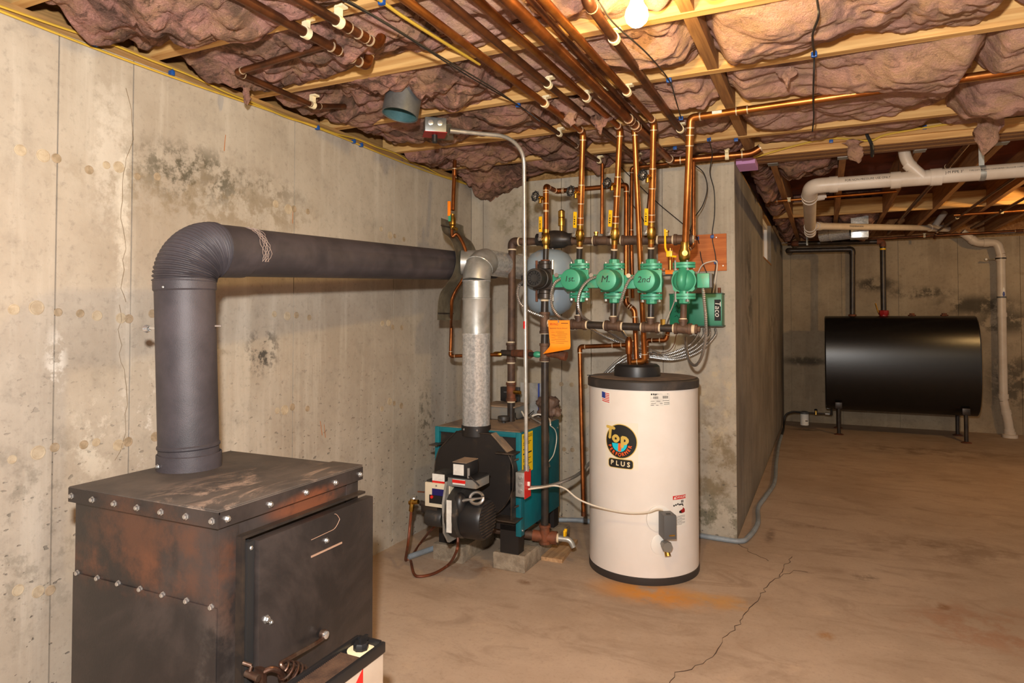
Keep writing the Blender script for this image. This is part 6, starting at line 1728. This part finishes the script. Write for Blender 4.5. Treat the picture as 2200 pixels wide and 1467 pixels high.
for p, lb in (((0.012, (0.0, -2.843, 2.356)[1], 2.352), 'blue cable staple on the left wall above the leftmost joint'), ((0.012, (0.0, -2.531, 2.359)[1], 2.352), 'blue cable staple on the left wall above the flue elbow'),
              ((0.012, (0.0, -1.681, 2.361)[1], 2.352), 'blue cable staple on the left wall near a loose cable end'), ((0.012, (0.0, -1.388, 2.375)[1], 2.352), 'blue cable staple left of the galvanized duct collar below'),
              ((0.012, (0.0, -1.322, 2.360)[1], 2.348), 'blue cable staple furthest along the left wall'),
              ((1.099, -2.618, 2.382), 'blue staple holding the slanting yellow cable'), ((1.064, -1.491, 2.382), 'blue staple on the joist near the bent conduit'),
              ((1.784, -1.522, 2.382), 'blue staple on the joist below the bulb'), ((1.725, -0.952, 2.382), 'blue staple beside the thick worn copper pipe'), ((1.790, -0.474, 2.382), 'blue staple above the relay cable'),
              ((1.578, -0.369, 2.382), 'blue staple behind the rightmost zone riser'), ((2.347, -1.561, 2.382), 'blue staple on the joist right of the blocking'), ((1.929, -0.409, 2.382), 'blue staple next to the wooden blocking'),
              ((2.42, 0.055, 2.43), 'blue staple on the beam face left of black strap'), ((2.90, 0.055, 2.455), 'blue staple on the beam face right of black strap'),
              ((1.737, -0.016, 1.885), 'blue staple on the plywood board top edge'), ((1.645, -0.016, 1.878), 'blue staple at the plywood board beside thin riser'), ((1.758, -0.016, 1.720), 'blue staple low on the plywood board')):
    tag(staple(p), lb, 'staple', 'blue cable staples')
bw = 'black wires under the ceiling'
cable('black_wire', 'black wire sagging across the dusty insulation', [(1.009, -2.701, 2.370), (1.096, -2.661, 2.318), (1.107, -2.442, 2.318), (1.117, -2.099, 2.318), (1.073, -1.511, 2.375), (1.143, -1.410, 2.318)], 0.003, 'wire_black', group=bw)
cable('black_wire', 'second black wire beside the slanting yellow cable', [(1.092, -2.781, 2.318), (1.106, -2.602, 2.318), (1.118, -2.339, 2.318), (1.145, -1.912, 2.318), (1.077, -1.519, 2.372)], 0.003, 'wire_black', group=bw)
cable('black_wire', 'black wire looping from beside the bulb over two joists', [(1.771, -2.462, 2.318), (1.768, -2.291, 2.318), (1.806, -2.002, 2.318), (1.788, -1.541, 2.375), (1.800, -1.475, 2.318), (1.730, -0.975, 2.375)], 0.003, 'wire_black', group=bw)
cable('black_wire', 'long wavy black wire right of the wooden blocking', [(2.362, -2.066, 2.370), (2.365, -2.065, 2.318), (2.346, -1.922, 2.318), (2.347, -1.572, 2.378), (2.344, -1.494, 2.318), (2.338, -1.188, 2.318), (2.337, -0.930, 2.318), (2.327, -0.659, 2.318)], 0.004, 'wire_black', group=bw)
cable('black_wire', 'black wire dropping from joist to the plywood board', [(1.792, -0.490, 2.378), (1.789, -0.350, 2.330), (1.741, -0.120, 2.272), (1.751, -0.020, 2.173), (1.752, -0.020, 2.025), (1.737, -0.020, 1.885), (1.759, -0.022, 1.731), (1.742, -0.050, 1.584), (1.734, -0.060, 1.496)], 0.003, 'wire_black', group=bw)
cable('black_wire', 'black wire pair curving down beside the rightmost thin riser', [(1.674, -0.300, 2.292), (1.720, -0.220, 2.248), (1.736, -0.200, 2.157), (1.713, -0.220, 2.056), (1.677, -0.300, 1.968), (1.654, -0.300, 1.880), (1.653, -0.030, 1.864), (1.674, -0.025, 1.734), (1.739, -0.050, 1.578)], 0.003, 'wire_black', group=bw)
cable('black_wire', 'black wire running slack behind the middle risers', [(1.140, -0.030, 2.393), (1.234, -0.030, 2.291), (1.394, -0.030, 2.124), (1.566, -0.030, 1.967), (1.653, -0.030, 1.876)], 0.003, 'wire_black', group=bw)
cable('black_wire', 'black wire dropping behind the bypass pipe', [(1.132, -0.025, 2.342), (1.185, -0.025, 2.243), (1.232, -0.025, 2.121), (1.306, -0.025, 2.005), (1.330, -0.025, 1.900)], 0.003, 'wire_black', group=bw)
cable('white_cable', 'white cable arching over the green relay box', [(1.654, -0.100, 1.636), (1.681, -0.070, 1.701), (1.726, -0.050, 1.724), (1.766, -0.030, 1.718), (1.759, -0.050, 1.612), (1.746, -0.060, 1.519)], 0.004, 'wire_white')
cable('white_cable', 'white cable dropping left of the green relay box', [(1.528, -0.120, 1.506), (1.521, -0.200, 1.438), (1.501, -0.300, 1.346), (1.490, -0.300, 1.309)], 0.0035, 'wire_white')
cable('brown_wire', 'brown thermostat wire hanging under the lower header', [(1.565, -0.300, 1.273), (1.551, -0.300, 1.212), (1.517, -0.300, 1.172), (1.458, -0.300, 1.159)], 0.0025, 'copper_dark')
cable('white_cable', 'cream cable sagging from boiler switch to heater thermostat', [(0.95, -1.115, 0.47), (1.0, -1.08, 0.475), (1.030, -0.950, 0.460), (1.097, -0.950, 0.450), (1.183, -0.970, 0.407), (1.302, -0.980, 0.382), (1.444, -1.000, 0.378), (1.552, -1.000, 0.393), (1.604, -1.000, 0.416), (1.629, -0.985, 0.410)], 0.0045, 'wire_white')
flexc('flexible conduit leaving the red switch behind the iron riser', [(0.95, -1.10, 0.475), (1.0, -0.98, 0.46), (1.04, -0.80, 0.455), (1.07, -0.6, 0.47), (1.10, -0.4, 0.56), (1.12, -0.3, 0.75), (1.10, -0.25, 0.95)], 0.010)
flexc('pale flexible conduit hanging on the boiler right side', [(0.70, -0.60, 0.80), (0.80, -0.70, 0.775), (0.895, -0.74, 0.74), (0.905, -0.72, 0.66), (0.905, -0.76, 0.58), (0.905, -0.70, 0.50)], 0.007)
cable('white_cable', 'white cables bundled between boiler and water heater', [(1.06, -0.55, 0.46), (1.09, -0.45, 0.55), (1.11, -0.36, 0.72), (1.12, -0.30, 0.95)], 0.005, 'wire_white')
cable('white_cable', 'thin white cable looping on the teal boiler side', [(0.893, -0.66, 0.735), (0.90, -0.60, 0.70), (0.895, -0.56, 0.64), (0.90, -0.62, 0.56), (0.90, -0.70, 0.53)], 0.003, 'wire_white')

# ================================================================== DRAIN PIPES, DUCTS IN THE BACK
PV = 0.0445
dr_ = thing('drain_pipe', 'large white plastic drain pipe hung below the laminated beam', 'pipe', (2.9, 0.42, 2.2))
my, mz = 0.42, 2.236
def pvc_ring(p, d, r, w, root): return MB().cyl(Vector(p) - Vector(d).normalized() * w / 2, Vector(p) + Vector(d).normalized() * w / 2, r, n=24).build('hub', 'pvc', root)
L0 = Vector((2.305, my, mz)); L1 = Vector((4.6, my + 0.06, mz + 0.012))
MB().cyl(L0 + Vector((0.10, 0, 0)), L1, PV, n=28).build('pipe', 'pvc', dr_)
MB().tube(rounded([L0 + Vector((0.12, 0, 0)), L0, L0 + Vector((-0.015, 0.12, -0.035))], 0.10, 8), PV + 0.005, 24).build('elbow', 'pvc', dr_)
pvc_ring(L0 + Vector((0.13, 0, 0)), (1, 0, 0), PV + 0.008, 0.05, dr_)
el_end = L0 + Vector((-0.015, 0.12, -0.035))
dn = Vector((-0.03, 2.0, -0.055)).normalized()
end = el_end + dn * 1.75
MB().cyl(el_end, end, PV, n=24).build('pipe', 'pvc', dr_)
for s in (0.03, 0.14, 1.42, 1.58, 1.73): pvc_ring(el_end + dn * s, dn, PV + 0.006, 0.05 if s != 1.58 else 0.03, dr_)
MB().cyl(el_end + dn * 0.14, el_end + dn * 0.14 + Vector((0.09, 0.02, 0.015)), 0.026, n=16).cyl(el_end + dn * 0.14 + Vector((0.08, 0.02, 0.013)), el_end + dn * 0.14 + Vector((0.105, 0.02, 0.018)), 0.018, n=6).build('cleanout_plug', 'pvc', dr_)
# wye on the main
wx = 2.885
MB().cyl((wx - 0.115, my + 0.015, mz), (wx + 0.115, my + 0.015, mz), PV + 0.002, n=24).build('wye', 'pvc', dr_)
pvc_ring((wx - 0.10, my + 0.015, mz), (1, 0, 0), PV + 0.008, 0.055, dr_)
pvc_ring((wx + 0.115, my + 0.015, mz), (1, 0, 0), PV + 0.008, 0.06, dr_)
MB().tube(rounded([(wx + 0.05, my, mz), (wx - 0.045, my - 0.005, mz + 0.105), (wx - 0.06, my + 0.0, mz + 0.25)], 0.06, 6), 0.034, 20).build('branch', 'pvc', dr_)
MB().cyl((wx - 0.012, my, mz + 0.068), (wx - 0.035, my, mz + 0.095), 0.038, n=20).build('hub', 'pvc', dr_)
def pipe_print(s, x0, size, zoff=0.012):
    def fn2(u, v):
        yy = my + 0.06 * (x0 + u - 2.405) / 2.195; zz = mz + 0.012 * (x0 + u - 2.405) / 2.195
        a = math.radians(165) - v / PV
        return Vector((x0 + u, yy + (PV + 0.0012) * math.cos(a), zz + (PV + 0.0012) * math.sin(a)))
    lettering('lettering', s, size, fn2, 'ink', dr_, 'LEFT', 0.86)
pipe_print('FOR NON PRESSURE USE ONLY', 2.500, 0.021)
pipe_print('J-M PIPE 3"', 3.045, 0.024)
pipe_print('TYPE DWV 40 SERIES CONFORMED CELLULAR CORE PVC-DWV', 3.165, 0.013)
MB().box((3.235, my + 0.02, mz + 0.10), (0.028, 0.003, 0.17)).build('hanger_strap', 'galvanized_dull', dr_)
MB().cyl((3.222, my + 0.024, mz + 0.004), (3.252, my + 0.025, mz + 0.004), PV + 0.002, n=24).build('strap_band', 'galvanized_dull', dr_)
# smaller branch running to the far wall
br_ = thing('branch_drain', 'slimmer white drain pipe slanting to the far wall', 'pipe', (3.2, 3.4, 2.15))
b0 = el_end + dn * 1.46 + Vector((0.03, 0, 0.012)); b1 = Vector((3.508, 4.550, 2.402))
MB().cyl(b0, b1, 0.031, n=18).build('pipe', 'pvc', br_)
bd_ = (b1 - b0).normalized()
pvc_ring(b0 + bd_ * 0.08, bd_, 0.037, 0.07, br_)
wye_end = Vector((3.686, 4.850, 2.423))
MB().cyl(b1 - bd_ * 0.12, wye_end, 0.040, n=18).build('wye', 'pvc', br_)
MB().cyl(b1, (3.630, 4.600, 2.582), 0.034, n=16).build('branch', 'pvc', br_)
fnb = lambda u, v: b0 + bd_ * (0.62 + u) + bd_.cross(Vector((0, 0, 1))).normalized() * 0.0318 + Vector((0, 0, 1)) * v
lettering('lettering', 'FOR NON PRESSURE USE ONLY', 0.022, fnb, 'ink', br_, 'LEFT')
# stand pipe down the far wall
sp = thing('stand_pipe', 'white plastic stand pipe running down the far wall', 'pipe', (4.27, 5.05, 0))
y_ = 5.08
path = [Vector(p) for p in ((3.853, 5.020, 2.390), (4.002, 5.040, 2.258), (4.204, 5.060, 2.256), (4.237, 5.060, 2.118), (4.238, 5.060, 0.420), (4.279, 5.060, 0.182), (4.294, 5.060, 0.028))]
R_ = 0.046
MB().tube(rounded(path[:4] , 0.05, 6), R_, 22).build('offset_bend', 'pvc', sp)
MB().cyl(path[3] - Vector((0, 0, 0.0)), path[4], R_ - 0.002, n=24).build('pipe', 'pvc', sp)
MB().tube(rounded(path[4:], 0.06, 6), R_, 22).build('offset_bend', 'pvc', sp)
for a, b, s in ((path[0], path[1], 0.75), (path[1], path[2], 0.45), (path[3], path[4], 0.03), (path[3], path[4], 0.97), (path[4], path[5], 0.55), (path[5], path[6], 0.7)):
    pvc_ring(a.lerp(b, s), b - a, R_ + 0.006, 0.055, sp)
MB().lathe([(0.075, 0), (0.075, 0.035), (0.058, 0.04), (0.058, 0.07)], (path[6].x, path[6].y, 0.0), n=24).build('floor_hub', 'pvc', sp)
MB().cyl(path[3].lerp(path[4], 0.29), path[3].lerp(path[4], 0.30), R_ + 0.001, n=24).build('coupling_line', 'grey_dark', sp)
MB().cyl(path[3].lerp(path[4], 0.40), path[3].lerp(path[4], 0.43), R_ + 0.004, n=24).build('hub', 'pvc', sp)
pm = path[3].lerp(path[4], 0.26)
gs = MB().sph(pm + Vector((0.012, -R_ - 0.001, 0)), 0.016, (0.8, 0.15, 3.4), 14).build('gauge_sticker', 'white', sp)
MB().sph(pm + Vector((0.012, -R_ - 0.004, -0.024)), 0.013, (0.8, 0.15, 2.2), 14).build('gauge_mark', 'flag_blue', sp)
pk = path[3].lerp(path[4], 0.03)
MB().cyl(pk - Vector((0, 0, 0.008)), pk + Vector((0, 0, 0.008)), R_ + 0.008, n=24).box(pk + Vector((-0.09, 0.02, -0.004)), (0.10, 0.02, 0.016)).build('pipe_clamp', 'iron_black', sp)
MB().cyl(pk + Vector((-0.14, 0.0, -0.004)), pk + Vector((-0.14, 0.06, -0.004)), 0.012, n=10).build('clamp_screw', 'white', sp)
# duct with register box
du = thing('heating_duct', 'shiny round duct with square galvanized box under far joists', 'duct', (2.55, 3.35, 2.21))
q0, q1 = Vector((2.34, 3.40, 2.250)), Vector((2.63, 3.32, 2.270))
MB().tube([q0, q0.lerp(q1, 0.5), q1], [0.070, 0.078, 0.082], 28).build('round_duct', 'galvanized', du)
MB().torus(q0.lerp(q1, 0.35), q1 - q0, 0.077, 0.004, 28, 6).build('seam', 'galvanized_dull', du)
MB().box((2.705, 3.31, 2.300), (0.16, 0.20, 0.23), bev=0.004).build('register_box', 'galvanized', du)
# copper in the far ceiling
ceil_pipe('far_copper_pipe', 'copper pipe at left end of far ceiling near grey wall', [(1.985, 2.00, 2.43), (1.985, 1.75, 2.372), (2.9, 1.68, 2.372)], 0.012, 'copper_bright', [(1, 0.14)], group='copper pipes of the far ceiling')
ceil_pipe('far_copper_pipe', 'long copper pipe along the far wall top', [(1.95, 4.95, 2.335), (4.4, 4.98, 2.37), (6.0, 5.0, 2.37)], 0.015, 'copper_dark', [(0, 0.1), (0, 0.62)], group='copper pipes of the far ceiling')
ceil_pipe('far_copper_pipe', 'black iron pipe with white clip between the far joists', [(3.16, 0.30, 2.42), (3.12, 0.9, 2.372), (3.06, 4.6, 2.372)], 0.016, 'copper_dark', [(1, 0.02)], group='copper pipes of the far ceiling')
ceil_pipe('far_copper_pipe', 'first thin pipe between far joists at the right', [(3.62, 0.7, 2.372), (3.56, 4.7, 2.372), (3.54, 4.75, 2.30)], 0.012, 'copper_dark', [(0, 0.7)], group='copper pipes of the far ceiling')
ceil_pipe('far_copper_pipe', 'second thin pipe between far joists at the right', [(3.92, 0.9, 2.372), (3.86, 4.5, 2.372)], 0.012, 'copper_dark', group='copper pipes of the far ceiling')
ceil_pipe('far_copper_pipe', 'warm lit copper pipe near the right picture edge', [(3.52, 3.30, 2.372), (4.6, 3.20, 2.372)], 0.014, 'copper_bright', [(0, 0.35)], group='copper pipes of the far ceiling')
# pink foam end and black strap by the beam
prf = []
for i in range(5): prf += [(0.085 + 0.045 * i, 2.350), (0.112 + 0.045 * i, 2.346), (0.124 + 0.045 * i, 2.358)]
prf += [(0.31, 2.386), (0.085, 2.386)]
tag(MB().prism(prf, (1.872, 0, 0), (0, 1, 0), (0, 0, 1), 0.115).build('sill_foam', 'pink_foam', ang=20), 'ribbed pink sill foam poking out between wall corner and beam', 'foam')
cable('black_strap', 'black strap hanging down the laminated beam face', [(2.60, 0.04, 2.50), (2.61, 0.035, 2.44), (2.63, 0.05, 2.395), (2.64, 0.12, 2.375), (2.65, 0.30, 2.372)], 0.010, 'rubber', 'strap')
